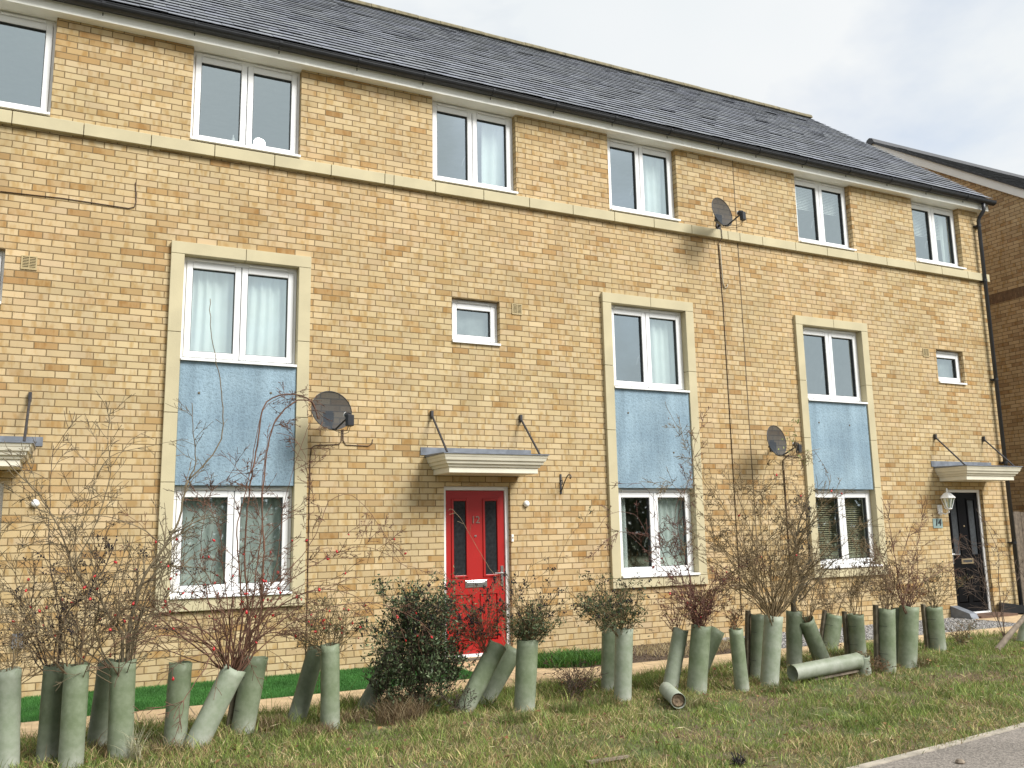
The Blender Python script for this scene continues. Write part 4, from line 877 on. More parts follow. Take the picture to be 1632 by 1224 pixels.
# artificial lawn: short dense turf
n = 90000; x = nrng.uniform(-3.05, 3.24, n); y = nrng.uniform(-1.335, 0.04, n); ok = ~((x > -2.5) & (x < -1.4)); x, y = x[ok], y[ok]
m = MB(); m.box(-3.05, -2.501, -1.339, FY-0.002, -0.05, 0.012); m.box(-1.399, 3.249, -1.339, FY-0.002, -0.05, 0.012); m.build('turf_base', plain('turf_base', (0.03, 0.13, 0.025), 0.9), None, origin=(0, -0.7, 0), kind='structure')
t = nrng.random((len(x), 1)); tint = (np.array([0.045, 0.15, 0.03])*(1-t)+np.array([0.085, 0.23, 0.055])*t)*(0.75+0.5*vnoise(x+9, y+9, 4.0, 41))[:, None]
tag(blades('artificial_turf', np.stack([x, y, np.full(len(x), 0.012)], 1), nrng.uniform(0.018, 0.035, len(x)), np.full(len(x), 0.005), nrng.uniform(0.1, 0.5, len(x)), tint, GRASSM), kind='stuff', label='bright green artificial turf between the path and the left house', cat='turf')

# ------------------------------------------------------------------ plants
BARK = plain('brown_bark', (0.15, 0.10, 0.052), 0.85, var=0.35, scale=20)
OLIVEB = plain('olive_stem', (0.17, 0.12, 0.058), 0.8, var=0.3, scale=15)
REDB = plain('red_stem', (0.12, 0.05, 0.035), 0.7, var=0.3, scale=15)
DARKB = plain('dark_stem', (0.07, 0.048, 0.034), 0.8, var=0.3, scale=15)
GREYB = plain('grey_bark', (0.14, 0.108, 0.062), 0.85, var=0.35, scale=18)
TANB = plain('tan_stem', (0.24, 0.17, 0.095), 0.8, var=0.3, scale=18)
HIP = plain('red_hip', (0.42, 0.018, 0.02), 0.3, var=0.25, scale=30)
BERRY = plain('black_berry', (0.014, 0.010, 0.014), 0.4)
LEAFM = attr_mat('leaf', 0.5, 0.25)
class Plant:
    def __init__(s, seed): s.rg = random.Random(seed); s.mb = MB(); s.tips = []; s.nodes = []
    def path(s, pts, r0, r1=None, side=5, kids=0, lvl=1, klen=0.25, **kw):
        """a traced cane through given points, smoothed and roughened"""
        P = []; rg = s.rg
        for i in range(len(pts)-1):
            p0 = Vector(pts[max(0, i-1)]); p1 = Vector(pts[i]); p2 = Vector(pts[i+1]); p3 = Vector(pts[min(len(pts)-1, i+2)])
            k = max(2, int((p2-p1).length/0.05))
            for j in range(k):
                t = j/k; q = 0.5*((2*p1)+(-p0+p2)*t+(2*p0-5*p1+4*p2-p3)*t*t+(-p0+3*p1-3*p2+p3)*t**3)
                P.append(q+Vector((rg.gauss(0, .003), rg.gauss(0, .003), rg.gauss(0, .002))))
        P.append(Vector(pts[-1])); r0 *= 1.15; r1 = (r1 if r1 is not None else r0*0.3)*1.3; kids = int(kids*1.35); n = len(P)
        s.mb.tube(P, [r1+(r0-r1)*(1-i/(n-1))**1.7 for i in range(n)], side)
        for _ in range(kids):
            i = int(n*rg.uniform(0.25, 0.97)); i = min(n-2, i); d = (P[i+1]-P[i]).normalized()
            s.grow(P[i], s.turn(d, rg.uniform(0.5, 1.1)), klen*rg.uniform(0.5, 1.3), max(0.0016, (r0+(r1-r0)*i/n)*0.5), lvl, **kw)
        s.nodes += P[n//3:]
        s.tips.append((P[-1], (P[-1]-P[-2]).normalized()))
    def turn(s, d, ang):
        ax = d.orthogonal().normalized(); ax = Matrix.Rotation(s.rg.uniform(0, 6.283), 3, d) @ ax
        return (Matrix.Rotation(ang, 3, ax) @ d).normalized()
    def grow(s, p, d, Ln, r, lvl, wander=0.12, droop=0.0, kids=5, kl=0.45, ang=(0.4, 1.0), step=0.045, rmin=0.002, kstart=0.2):
        rg = s.rg; n = max(3, int(Ln/step)); P = [Vector(p)]; d = Vector(d).normalized(); D = [d]
        for i in range(n):
            d = (d+Vector((rg.gauss(0, wander), rg.gauss(0, wander), rg.gauss(0, wander)-droop*(i/n)))).normalized()
            P.append(P[-1]+d*(Ln/n)); D.append(d)
        s.mb.tube(P, [max(rmin, r*(1-0.75*i/n)) for i in range(n+1)], 5 if r > 0.005 else (4 if r > 0.0025 else 3), cap=False)
        if lvl > 0:
            for _ in range(max(1, int(kids*rg.uniform(0.7, 1.3)))):
                t = rg.uniform(kstart, 0.98); i = min(n-1, int(t*n))
                s.grow(P[i], s.turn(D[i], rg.uniform(*ang)), Ln*kl*rg.uniform(0.5, 1.2)*(1.15-0.6*t), max(rmin, r*0.58*(1-0.45*t)), lvl-1, wander, droop*0.8, kids*0.75, kl, ang, step, rmin, kstart)
        else: s.nodes += P[n//3:]
        s.tips.append((P[-1], D[-1]))
    def leaves(s, n, size, cols, name, parent, near=None, spread=0.02, zr=None, asp=0.45):
        rg = s.rg; pts = s.nodes if near is None else near
        if zr: pts = [p for p in pts if zr[0] <= p.z <= zr[1]]
        if not pts: return
        V, F, T = [], [], []
        for _ in range(n):
            p = rg.choice(pts)+Vector((rg.gauss(0, spread), rg.gauss(0, spread), rg.gauss(0, spread)))
            d = Vector((rg.gauss(0, 1), rg.gauss(0, 1), rg.gauss(0.3, 1))).normalized(); u = d.orthogonal().normalized(); u = Matrix.Rotation(rg.uniform(0, 6.28), 3, d) @ u; nn = d.cross(u)
            L_ = size*rg.uniform(0.6, 1.3); W_ = L_*asp*0.5; b = len(V)
            V += [tuple(p), tuple(p+d*L_*.45+u*W_+nn*W_*.35), tuple(p+d*L_), tuple(p+d*L_*.45-u*W_+nn*W_*.35)]; F += [(b, b+1, b+2), (b, b+2, b+3)]
            c = rg.choice(cols); k = rg.uniform(0.7, 1.3); T += [[c[0]*k, c[1]*k, c[2]*k]]*4
        np_obj(name, np.array(V), np.array(F), LEAFM, np.array(T), parent, tuple(ORG[parent.name]))
    def hips(s, n, parent, zr=(0, 9), r=0.0085, pts=None):
        rg = s.rg; c = [p for p, d in s.tips if zr[0] < p.z < zr[1]] if pts is None else pts; rg.shuffle(c); c = c[:n]
        for i, p in enumerate(c):
            o = bpy.data.objects.new('rose_hip', HIPMESH); COL.objects.link(o); o.parent = parent; o.location = p-ORG[parent.name]+Vector((rg.gauss(0, .006), rg.gauss(0, .006), -0.006)); k = rg.uniform(0.7, 1.25); o.scale = (k, k, k*1.1); o.rotation_euler = (rg.gauss(0, .6), rg.gauss(0, .6), 0)
    def berries(s, n, parent, name='berries', mat_=None, zr=(0, 9), r=0.006, cl=3):
        rg = s.rg; c = [p for p, d in s.tips if zr[0] < p.z < zr[1]]; m = MB()
        if not c: return
        for _ in range(n):
            p = rg.choice(c)
            for k in range(rg.randint(1, cl)):
                q = p+Vector((rg.gauss(0, .009), rg.gauss(0, .009), rg.gauss(0, .011))); m.lathe([(0.0015, -r), (r*0.85, -r*.5), (r*0.85, r*.5), (0.0015, r)], q, sides=5)
        tag(m.build(name, mat_ or BERRY, parent), kind='stuff')
    def finish(s, parent, mat_, name='stems'): return s.mb.build(name, mat_, parent, smooth=True)
hm = MB().lathe([(0.0015, -0.0105), (0.006, -0.008), (0.0085, -0.001), (0.007, 0.006), (0.003, 0.0095), (0.0035, 0.013)], (0, 0, 0), sides=8)
HIPMESH = bpy.data.meshes.new('rose_hip'); HIPMESH.from_pydata(hm.v, [], hm.f); HIPMESH.materials.append(HIP); HIPMESH.polygons.foreach_set('use_smooth', [True]*len(HIPMESH.polygons))

# ------------------------------------------------------------------ tree guards
GUARDS = {}
def guard(key, bx, by, tx, ty, wpx, m, label, stake=None, tie=True, back=0.0, damp=1.0, cat='tree guard'):
    b = ground_at(bx, by)
    s = FPX/((b-CAM).dot(fwd)); r = min(0.098, max(0.07, wpx/s/2))*damp
    t = atY(tx, ty, b.y+back); ax = (t-b); H = ax.length; ax.normalize()
    g = empty('tree_guard', b, label=label, cat=cat, group='green plastic tree guards')
    rg = random.Random(hash(key) % 1 + sum(map(ord, key))*7)
    mb = MB(); u = ax.cross(Vector((0, 1, 0))).normalized(); v = ax.cross(u); ns, nh = 28, 10; th = 0.0025
    sq = rg.uniform(0.93, 1.0); ph = rg.uniform(0, 3.14)
    for side, rr in ((0, r), (1, r-th)):
        for i in range(nh+1):
            f = i/nh; wv = 1+0.012*math.sin(f*9+ph)+(0.035*max(0, (f-0.95)/0.05) if side == 0 else 0.035*max(0, (f-0.95)/0.05))
            for k in range(ns):
                a = 2*math.pi*k/ns; e = 1+0.03*math.cos(2*(a-ph))*(0.4+f)
                top = 0.006*math.sin(3*a+ph) if i == nh else 0
                q = b+ax*(H*f+top-0.03*(i == 0))+(u*math.cos(a)+v*math.sin(a)*sq)*rr*wv*e; mb.v.append(tuple(q))
    o = (nh+1)*ns
    for i in range(nh):
        for k in range(ns):
            k2 = (k+1) % ns; mb.f.append((i*ns+k, i*ns+k2, (i+1)*ns+k2, (i+1)*ns+k)); mb.f.append((o+i*ns+k, o+(i+1)*ns+k, o+(i+1)*ns+k2, o+i*ns+k2))
    for k in range(ns):
        k2 = (k+1) % ns; mb.f.append((nh*ns+k, nh*ns+k2, o+nh*ns+k2, o+nh*ns+k))
    mb.build('tube', m, g, smooth=True)
    if stake:
        sx = stake; c = b+u*(sx*(r+0.018)); s0 = c+Vector((0, 0.05, 0)); 
        k = MB(); q = ax*(H+0.03); w2 = 0.02
        k.hexa([s0+Vector((-w2, -w2, -0.05)), s0+Vector((w2, -w2, -0.05)), s0+Vector((w2, w2, -0.05)), s0+Vector((-w2, w2, -0.05))]+[s0+q+Vector(d) for d in ((-w2, -w2, 0), (w2, -w2, 0), (w2, w2, 0.004), (-w2, w2, 0.006))])
        k.build('stake', STAKE, g)
        for f in (0.28, 0.72):
            cc = b+ax*H*f; k = MB(); pts = [cc+(u*math.cos(a)+v*math.sin(a))*(r+0.003) for a in np.linspace(-0.9, 1.6, 12)] if sx < 0 else [cc+(u*math.cos(a)+v*math.sin(a))*(r+0.003) for a in np.linspace(1.6, 4.0, 12)]
            pts = [cc+(u*math.cos(a)+v*math.sin(a))*(r+0.004) for a in np.linspace(-0.9, 0.75, 8)]; k.tube(pts, 0.0022, 4); k.build('tie', BLACK, g)
    GUARDS[key] = (b, t, ax, r)
    return g
def T(key): return GUARDS[key]
S = [
 ('T1', 11, 1222, 15, 1066.5, 36, G_PALE, 'pale green guard at the left edge of the picture with a whitish foot', None),
 ('T2', 76, 1211.6, 88, 1059, 35, G_DARK, 'dull green guard half hidden behind the third one from the left', None),
 ('T3', 112.5, 1220.7, 123, 1059, 38, G_GREEN, 'yellowish green guard, frontmost of the pair near the left edge', None),
 ('T4', 154, 1190, 174, 1052, 31, G_DARK, 'dull leaning guard tucked behind the one holding the thick grey tree', None),
 ('T5', 191.5, 1206, 196, 1052, 38, G_GREEN, 'green guard from which the thick grey-stemmed tree grows', None),
 ('T6', 278.6, 1186, 288, 1056, 36, G_GREEN, 'lone upright green guard with one thin twig, under the left ground floor window', None),
 ('T7', 312, 1188, 373.6, 1064.7, 37, G_PALE, 'pale guard leaning right that holds the big red-hipped rose', None),
 ('T8', 386, 1166, 408, 1046.6, 37, G_GREEN, 'green guard close behind the pale leaning one of the big rose', 1),
 ('T9', 471.5, 1150, 506, 1030, 30, G_DARK, 'guard leaning right against the upright one below the brown cable', None),
 ('T10', 526, 1159, 526, 1026.7, 31, G_GREEN, 'upright green guard between the big rose and the dark evergreen bush', None),
 ('T11', 581, 1132, 632, 1034, 30, G_DARK, 'dark guard leaning right at the left foot of the evergreen bush', None),
 ('T12', 737.5, 1135.6, 793.7, 1026.7, 30, G_GREEN, 'guard leaning right in front of the foot of the red door', None),
 ('T13', 770, 1121, 819, 1034, 31, G_DARK, 'strongly leaning guard with a scuffed foot behind the upright one by the red door', None),
 ('T14', 835.4, 1135.6, 841, 1019.5, 34, G_GREEN, 'upright green guard right of the red door with a leafy privet on top', None),
 ('T15', 968.7, 1099, 970.5, 990.5, 20, G_GREEN, 'slim guard just behind the very pale one', None),
 ('T16', 992.3, 1115.6, 995, 1002, 28, G_PALE, 'very pale whitish guard standing left of the lying stub', None),
 ('T17', 1066.7, 1103, 1085, 1003, 26, G_PALE, 'pale guard leaning right with a dusty foot, behind the lying stub', None),
 ('T18', 1110, 1103, 1117.5, 997, 32, G_GREEN, 'wide green guard holding the red-stemmed rose', None),
 ('T19', 1112, 1080, 1143, 1005, 25, G_GREEN, 'guard leaning right behind the wide one of the red-stemmed rose', None),
 ('T20', 1182.8, 1099, 1172.6, 1002, 23, G_GREEN, 'slim green guard leaning left, alone between the red-stemmed rose and the large bare bush', None),
 ('T21', 1206, 1081, 1208, 979.6, 18, G_DARK, 'dull slim guard tied to a dark stake beside the one of the large bare bush', 1),
 ('T22', 1226, 1092, 1233, 982, 29, G_PALE, 'tall pale green guard holding the large bare bush', None),
 ('T23', 1266, 1063, 1265.5, 974, 25, G_DARK, 'dull grey green guard around the dark trunk under the right ground floor window', None),
 ('T24', 1312, 1056, 1283.7, 987.6, 26, G_GREEN, 'guard leaning left, its foot behind the fallen guard', None),
 ('T25', 1320.7, 1045, 1330, 981, 27, G_GREEN, 'short green guard leaning right behind the fallen guard', 1),
 ('T26', 1368, 1045, 1363, 979, 27, G_GREEN, 'green guard with a stake at its left above the end of the fallen guard', 1),
 ('T28', 1378, 1074, 1375, 1046, 16, G_PALE, 'short stump of a guard under the raised end of the fallen one', None),
 ('T29', 1415, 1070, 1413, 970.5, 26, G_GREEN, 'straight green guard, left of the last group of three', 1),
 ('T30', 1433, 1057.6, 1431, 968.7, 18, G_DARK, 'dull guard hidden between two straight ones at the right', None),
 ('T31', 1446, 1061, 1449, 967, 29, G_GREEN, 'broad straight green guard, right of the last group of three', None),
 ('T32', 1495, 1036, 1488, 967, 26, G_GREEN, 'green guard with a split side and stake, farthest right of the standing ones', 1),
 ('T33', 1632, 1022, 1640, 985, 22, G_GREEN, 'green guard at the very right edge behind the cut log', None)]
for key, bx, by, tx, ty, w_, m_, lb, st in S: guard(key, bx, by, tx, ty, w_, m_, lb, st)
def lying(bx, by, bz, tx, ty, yy, r, m_, label, m2=False):
    b = atY(bx, by, yy); t = atY(tx, ty, yy-0.02); ax = t-b; H = ax.length; ax.normalize(); g = empty('tree_guard', b, label=label, cat='tree guard', group='green plastic tree guards')
    mb = MB(); mb.lathe([(r, 0), (r, H*0.3), (r*1.01, H*.7), (r, H*0.97), (r*1.05, H), (r*0.97, H), (r*0.96, H*.9), (r*0.96, 0), (r, 0)], b, ax, 28, cap=False); mb.build('tube', m_, g, smooth=True)
    if m2:
        u = ax.cross(Vector((0, 1, 0))).normalized(); k = MB(); p = b+ax*H*0.3-Vector((0, 0, r+0.015)); q = p+ax*H*0.68
        k.hexa([p+Vector(d) for d in ((0, -.02, -.012), (0, .02, -.012), (0, .02, .012), (0, -.02, .012))]+[q+Vector(d) for d in ((0, -.02, -.012), (0, .02, -.012), (0, .02, .012), (0, -.02, .012))]); k.build('stake', WOOD, g)
    return g
lying(1263, 1073, 0, 1367, 1053, ground_at(1280, 1088).y, 0.078, G_GREEN, 'fallen green guard lying almost flat across the others', True)
# the stub lying on its side, open end with soil toward the viewer
b1 = ground_at(1062, 1112)+Vector((0, 0, 0.075)); b2 = ground_at(1082, 1131)+Vector((0, 0, 0.072)); ax = (b2-b1); H = ax.length; ax.normalize()
g = empty('tree_guard', b1, label='short guard stub lying on its side in the grass, open end full of soil', cat='tree guard', group='green plastic tree guards')
MB().lathe([(0.064, 0), (0.066, H), (0.062, H), (0.060, 0.0)], b1, ax, 24, cap=False).build('tube', G_PALE, g, smooth=True)
mb = MB(); SOILB = plain('pale_soil', (0.17, 0.12, 0.075), 0.95, var=0.5, scale=30, bump=0.8); mb.lathe([(0.059, 0), (0.059, H*0.95), (0.045, H*.98), (0.02, H*0.96), (0.002, H*.97)], b1, ax, 18); mb.build('soil_plug', SOILB, g)

# ------------------------------------------------------------------ shrubs
def shrub(name, key, label, cat='bush'):
    b = T(key)[0]; return empty(name, b, label=label, cat=cat)
def top(key, f=0.75): b, t, ax, r = T(key); return b.lerp(t, f)
def tr(pts, y, jy=0.0):      # a cane traced from its own standing plane; list of (px, py[, y])
    return [atY(q[0], q[1], q[2] if len(q) > 2 else y) for q in pts]
def fan(p, base, n, L0, L1, spread, r, lvl, lean=(0, 0, 0), **kw):
    for i in range(n):
        a = p.rg.uniform(0, 6.283); s = spread*math.sqrt(p.rg.random()); d = Vector((math.cos(a)*s+lean[0], math.sin(a)*s*0.7+lean[1], 1+lean[2]))
        p.grow(base+Vector((p.rg.gauss(0, .02), p.rg.gauss(0, .02), 0)), d, p.rg.uniform(L0, L1), r*p.rg.uniform(.7, 1.2), lvl, **kw)
BRN = [(0.20, 0.09, 0.04), (0.13, 0.07, 0.035), (0.25, 0.13, 0.06)]
PRIV = [(0.05, 0.08, 0.03), (0.075, 0.11, 0.045), (0.04, 0.062, 0.03), (0.12, 0.15, 0.07)]

# 1 thin rose at the left edge
h = shrub('wild_rose', 'T1', 'sparse wild rose with long thin arching shoots at the left edge of the picture'); p = Plant(11); b0 = top('T1'); y = b0.y
p.path([b0]+tr([(18, 1060), (25, 960), (22, 880)], y), 0.005, kids=8, klen=0.35, kids_=0) if False else None
p.path([b0]+tr([(20, 1060), (27, 960), (24, 890)], y), 0.004, kids=8, klen=0.3, lvl=1, wander=0.13)
p.path([b0]+tr([(22, 1050), (45, 985), (60, 950), (90, 930), (130, 935)], y), 0.004, kids=9, klen=0.3, lvl=1, wander=0.13)
p.path([b0]+tr([(10, 1040), (4, 980), (-8, 900)], y), 0.004, kids=7, klen=0.35, lvl=1, wander=0.13)
fan(p, b0, 11, 0.5, 1.0, 1.0, 0.0035, 2, wander=0.13, kids=6)
p.finish(h, OLIVEB); p.hips(16, h, (0.5, 1.3)); p.berries(25, h, zr=(.5, 1.4), cl=1)
# 2 two guards' shrub with dark stems
h = shrub('thorn_bush', 'T2', 'dark-stemmed thorn bush with dried berries growing from the second guard'); p = Plant(12); b0 = top('T2'); y = b0.y
p.path([b0]+tr([(94, 1050), (97, 1000), (108, 975), (135, 950), (160, 915), (180, 880), (190, 860)], y), 0.009, 0.003, kids=14, klen=0.28, lvl=2, wander=0.15, kids_=None) if False else None
p.path([b0]+tr([(94, 1050), (97, 1000), (110, 972), (138, 945), (160, 915), (175, 885), (186, 858)], y), 0.009, 0.003, kids=14, klen=0.26, lvl=2, wander=0.14)
p.path([b0]+tr([(93, 1048), (95, 990), (85, 930), (78, 880), (80, 780), (85, 710)], y), 0.005, 0.002, kids=9, klen=0.3, lvl=1, wander=0.12)
fan(p, b0, 10, 0.5, 1.1, 0.9, 0.0055, 2, wander=0.12, kids=6)
p.finish(h, DARKB); p.berries(150, h, zr=(.8, 1.7), r=0.0065, cl=3)
h = shrub('thorn_bush', 'T3', 'thorn bush with two upright brown stems in the yellowish guard'); p = Plant(13); b0 = top('T3'); y = b0.y
p.path([b0]+tr([(129, 1050), (135, 980), (142, 930), (152, 905), (165, 860), (178, 830)], y), 0.009, 0.003, kids=12, klen=0.3, lvl=2, wander=0.13)
p.path([b0]+tr([(133, 1055), (150, 1020), (178, 990), (205, 960), (215, 930)], y), 0.007, 0.003, kids=10, klen=0.3, lvl=1, wander=0.13)
p.path([b0]+tr([(125, 1050), (124, 980), (120, 860), (125, 800), (126, 740)], y), 0.004, 0.0015, kids=7, klen=0.3, lvl=1, wander=0.12)
fan(p, b0, 10, 0.5, 1.1, 0.9, 0.0055, 2, wander=0.12, kids=6)
p.finish(h, BARK); p.berries(70, h, zr=(.7, 1.5), cl=2); p.hips(7, h, (0.8, 1.4))
# 3 grey tree with the tall whip
h = shrub('young_tree', 'T5', 'young grey-stemmed tree whose tall thin whip reaches across the blue panel to the upper window', 'tree'); p = Plant(15); b0 = top('T5', 0.5); y = b0.y
p.path([b0]+tr([(203, 1050), (207, 1000), (220, 945), (238, 905), (262, 870), (285, 830), (291, 800), (300, 765)], y), 0.019, 0.0055, 7, kids=14, klen=0.42, lvl=2, wander=0.12)
p.path(tr([(300, 765), (330, 735), (352, 700), (355, 650), (348, 590), (337, 530), (335, 476)], y), 0.0052, 0.0022, 5, kids=2, klen=0.10, lvl=0)
p.path([b0]+tr([(196, 1050), (194, 1010), (178, 988), (160, 955), (140, 935), (118, 905), (98, 850), (70, 800), (35, 760), (5, 730)], y), 0.013, 0.003, 6, kids=16, klen=0.4, lvl=2, wander=0.12)
p.path([b0]+tr([(213, 1052), (222, 990), (232, 940), (260, 890)], y), 0.008, 0.003, kids=10, klen=0.35, lvl=1, wander=0.13)
p.path(tr([(300, 765), (312, 735), (308, 690), (306, 642)], y), 0.005, 0.002, kids=5, klen=0.2, lvl=1)
p.path(tr([(118, 905), (150, 840), (168, 790), (176, 745), (172, 700), (178, 650)], y), 0.005, 0.0018, kids=10, klen=0.3, lvl=1, wander=0.12)
p.path(tr([(130, 930), (118, 870), (145, 800), (152, 745), (154, 692)], y), 0.004, 0.0015, kids=6, klen=0.25, lvl=1, wander=0.12)
p.path(tr([(176, 745), (210, 700), (235, 688)], y), 0.003, 0.0012, kids=3, klen=0.15, lvl=0)
p.path(tr([(262, 870), (220, 840), (160, 822), (100, 825), (40, 838), (0, 850)], y), 0.004, 0.0015, kids=10, klen=0.3, lvl=1, wander=0.13)
p.path(tr([(155, 760), (175, 728), (220, 715), (275, 704), (300, 700)], y), 0.003, 0.0012, kids=5, klen=0.15, lvl=0)
fan(p, b0+Vector((0, 0, .15)), 14, 0.7, 1.4, 1.2, 0.006, 2, wander=0.11, kids=6)
p.finish(h, GREYB); p.hips(12, h, (0.8, 1.5)); p.berries(45, h, zr=(.7, 1.6), cl=2)
# 4 lone twig
h = shrub('sapling', 'T6', 'single thin sapling twig rising from the lone upright guard', 'sapling'); p = Plant(16); b0 = top('T6'); y = b0.y
p.path([b0]+tr([(288, 1050), (276, 960), (270, 920), (276, 900)], y), 0.0035, 0.0014, kids=9, klen=0.3, lvl=1, wander=0.15); p.finish(h, TANB)
# 5 the big rose
h = shrub('wild_rose', 'T7', 'big wild rose covered in red hips in front of the left ground floor window'); p = Plant(17); b0 = top('T7', 0.7); y = b0.y
for pts, r in (([(396, 1045), (394, 960), (390, 880), (396, 800), (404, 740), (412, 700), (418, 652), (436, 634), (468, 628), (497, 640), (507, 668)], -.0075), ([(402, 1045), (416, 960), (420, 880), (418, 800), (424, 735), (432, 690), (446, 660), (474, 638), (497, 640)], -.0075), ([(372, 1062), (367, 1000), (355, 900), (350, 850), (330, 800), (305, 780)], .006), ([(378, 1060), (385, 980), (380, 880), (378, 840), (395, 770), (408, 700), (418, 655), (440, 636), (470, 628), (497, 640), (505, 665)], .0085),
               ([(382, 1060), (400, 980), (410, 900), (418, 830), (418, 770), (425, 710), (440, 670), (468, 640)], .0085), ([(388, 1060), (420, 1000), (460, 930), (520, 890), (570, 872), (610, 880), (650, 905)], .006),
               ([(388, 1060), (430, 1020), (480, 985), (540, 965), (600, 962), (660, 985), (690, 1010)], .005), ([(375, 1060), (345, 980), (300, 910), (262, 870), (230, 850)], .006),
               ([(378, 1060), (350, 960), (325, 900), (322, 840), (340, 780), (370, 760), (400, 745)], .005), ([(385, 1060), (430, 960), (460, 910), (500, 860), (525, 800), (560, 790), (600, 830), (640, 900)], .004),
               ([(380, 1060), (395, 960), (398, 900), (430, 850), (470, 820), (500, 815), (490, 740), (470, 700), (440, 690)], .004), ([(382, 1060), (405, 1000), (440, 900), (450, 820), (470, 740), (495, 670)], .004)):
    yy = y+p.rg.uniform(-0.12, 0.12); q = tr(pts, yy); q = [b0]+q[0:1]+q[1:]; p.path(q, abs(r), 0.0045 if r < 0 else 0.0016, kids=12 if r > 0 else 3, klen=0.28, lvl=2 if r > 0 else 1, wander=0.14, droop=0.04)
fan(p, top('T7', 0.9), 30, 0.7, 1.5, 1.1, 0.0072, 2, wander=0.11, droop=0.12, kids=7, kstart=0.3, kl=0.36)
p.finish(h, plain('rose_stem', (0.13, 0.062, 0.036), 0.75, var=0.35, scale=12)); p.hips(78, h, (0.55, 1.55)); p.berries(70, h, 'dried_buds', DARKB, (.5, 1.7), 0.005, 1)
h = shrub('wild_rose', 'T10', 'smaller rose with a few green leaves and red hips beside the brown cable'); p = Plant(18); b0 = top('T10', 0.8)
fan(p, b0, 22, 0.3, 0.75, 1.0, 0.0035, 2, wander=0.13, kids=6)
p.finish(h, OLIVEB); p.hips(16, h, (0.5, 1.3)); p.leaves(420, 0.022, PRIV+[(0.12, 0.13, 0.04)], 'leaves', h); p.berries(40, h, zr=(.6, 1.3), cl=1)
h = shrub('bramble', 'T9', 'thin bare bramble above the dark guard under the brown cable'); p = Plant(19); fan(p, top('T9', 0.85), 8, 0.3, 0.7, 0.8, 0.003, 2, wander=0.14, kids=5, lean=(-.1, 0, 0)); p.finish(h, BARK)
# dark evergreen bush
def ball(p, c, rx, ry, rz, n, L0, L1, r, lvl=1, **kw):
    for _ in range(n):
        u = Vector((p.rg.gauss(0, 1), p.rg.gauss(0, 1), p.rg.gauss(0, 1))).normalized()*(p.rg.random()**(1/3)); q = c+Vector((u.x*rx, u.y*ry, u.z*rz)); d = (q-(c-Vector((0, 0, rz*1.2))))
        p.grow(q-d.normalized()*L0*.7, d+Vector((0, 0, .1)), p.rg.uniform(L0, L1), r, lvl, **kw)
bb = ground_at(668, 1142); bb.z = gh(bb.x, bb.y)
h = empty('privet_bush', bb+Vector((0, 0.1, 0)), label='big dense dark evergreen bush left of the red door, spilling to the ground', cat='bush'); p = Plant(21); c = atY(668, 1050, bb.y+0.15)
fan(p, Vector((c.x, c.y, 0.02)), 16, 0.6, 1.0, 0.45, 0.006, 1, wander=0.08, kids=5)
ball(p, c+Vector((0, 0, -.1)), 0.42, 0.28, 0.42, 240, 0.12, 0.28, 0.0025, 1, kids=4, wander=.1)
ball(p, c+Vector((0, 0, .22)), 0.26, 0.2, 0.36, 110, 0.18, 0.4, 0.002, 1, kids=4, wander=.1)
fan(p, Vector((c.x, c.y, 0.3)), 26, .5, 0.95, 0.8, 0.003, 2, wander=.09, kids=5)
ball(p, c+Vector((0.24, 0, -.12)), 0.16, 0.18, 0.20, 50, 0.12, 0.25, 0.002, 1, kids=3, wander=.1)
ball(p, c+Vector((-.24, 0, -.2)), 0.2, 0.2, 0.26, 70, 0.12, 0.26, 0.002, 1, kids=3, wander=.1)
ball(p, c+Vector((-.1, 0, .38)), 0.12, 0.12, 0.2, 30, 0.15, 0.3, 0.002, 1, kids=3, wander=.1)
p.finish(h, DARKB)
DKL = [(0.05, 0.08, 0.033), (0.075, 0.11, 0.045), (0.10, 0.145, 0.065), (0.04, 0.058, 0.028), (0.19, 0.23, 0.12)]
p.leaves(11500, 0.033, DKL, 'leaves', h, spread=0.022, zr=(0.04, 1.5)); p.berries(110, h, zr=(.7, 1.5), r=0.009, cl=4); p.leaves(260, 0.03, [(0.22, 0.22, 0.09), (0.2, 0.15, 0.07)], 'yellowed_leaves', h)
h = empty('dead_grass_tuft', ground_at(640, 1148), label='tuft of dead brown grass at the foot of the evergreen bush', cat='grass tuft')
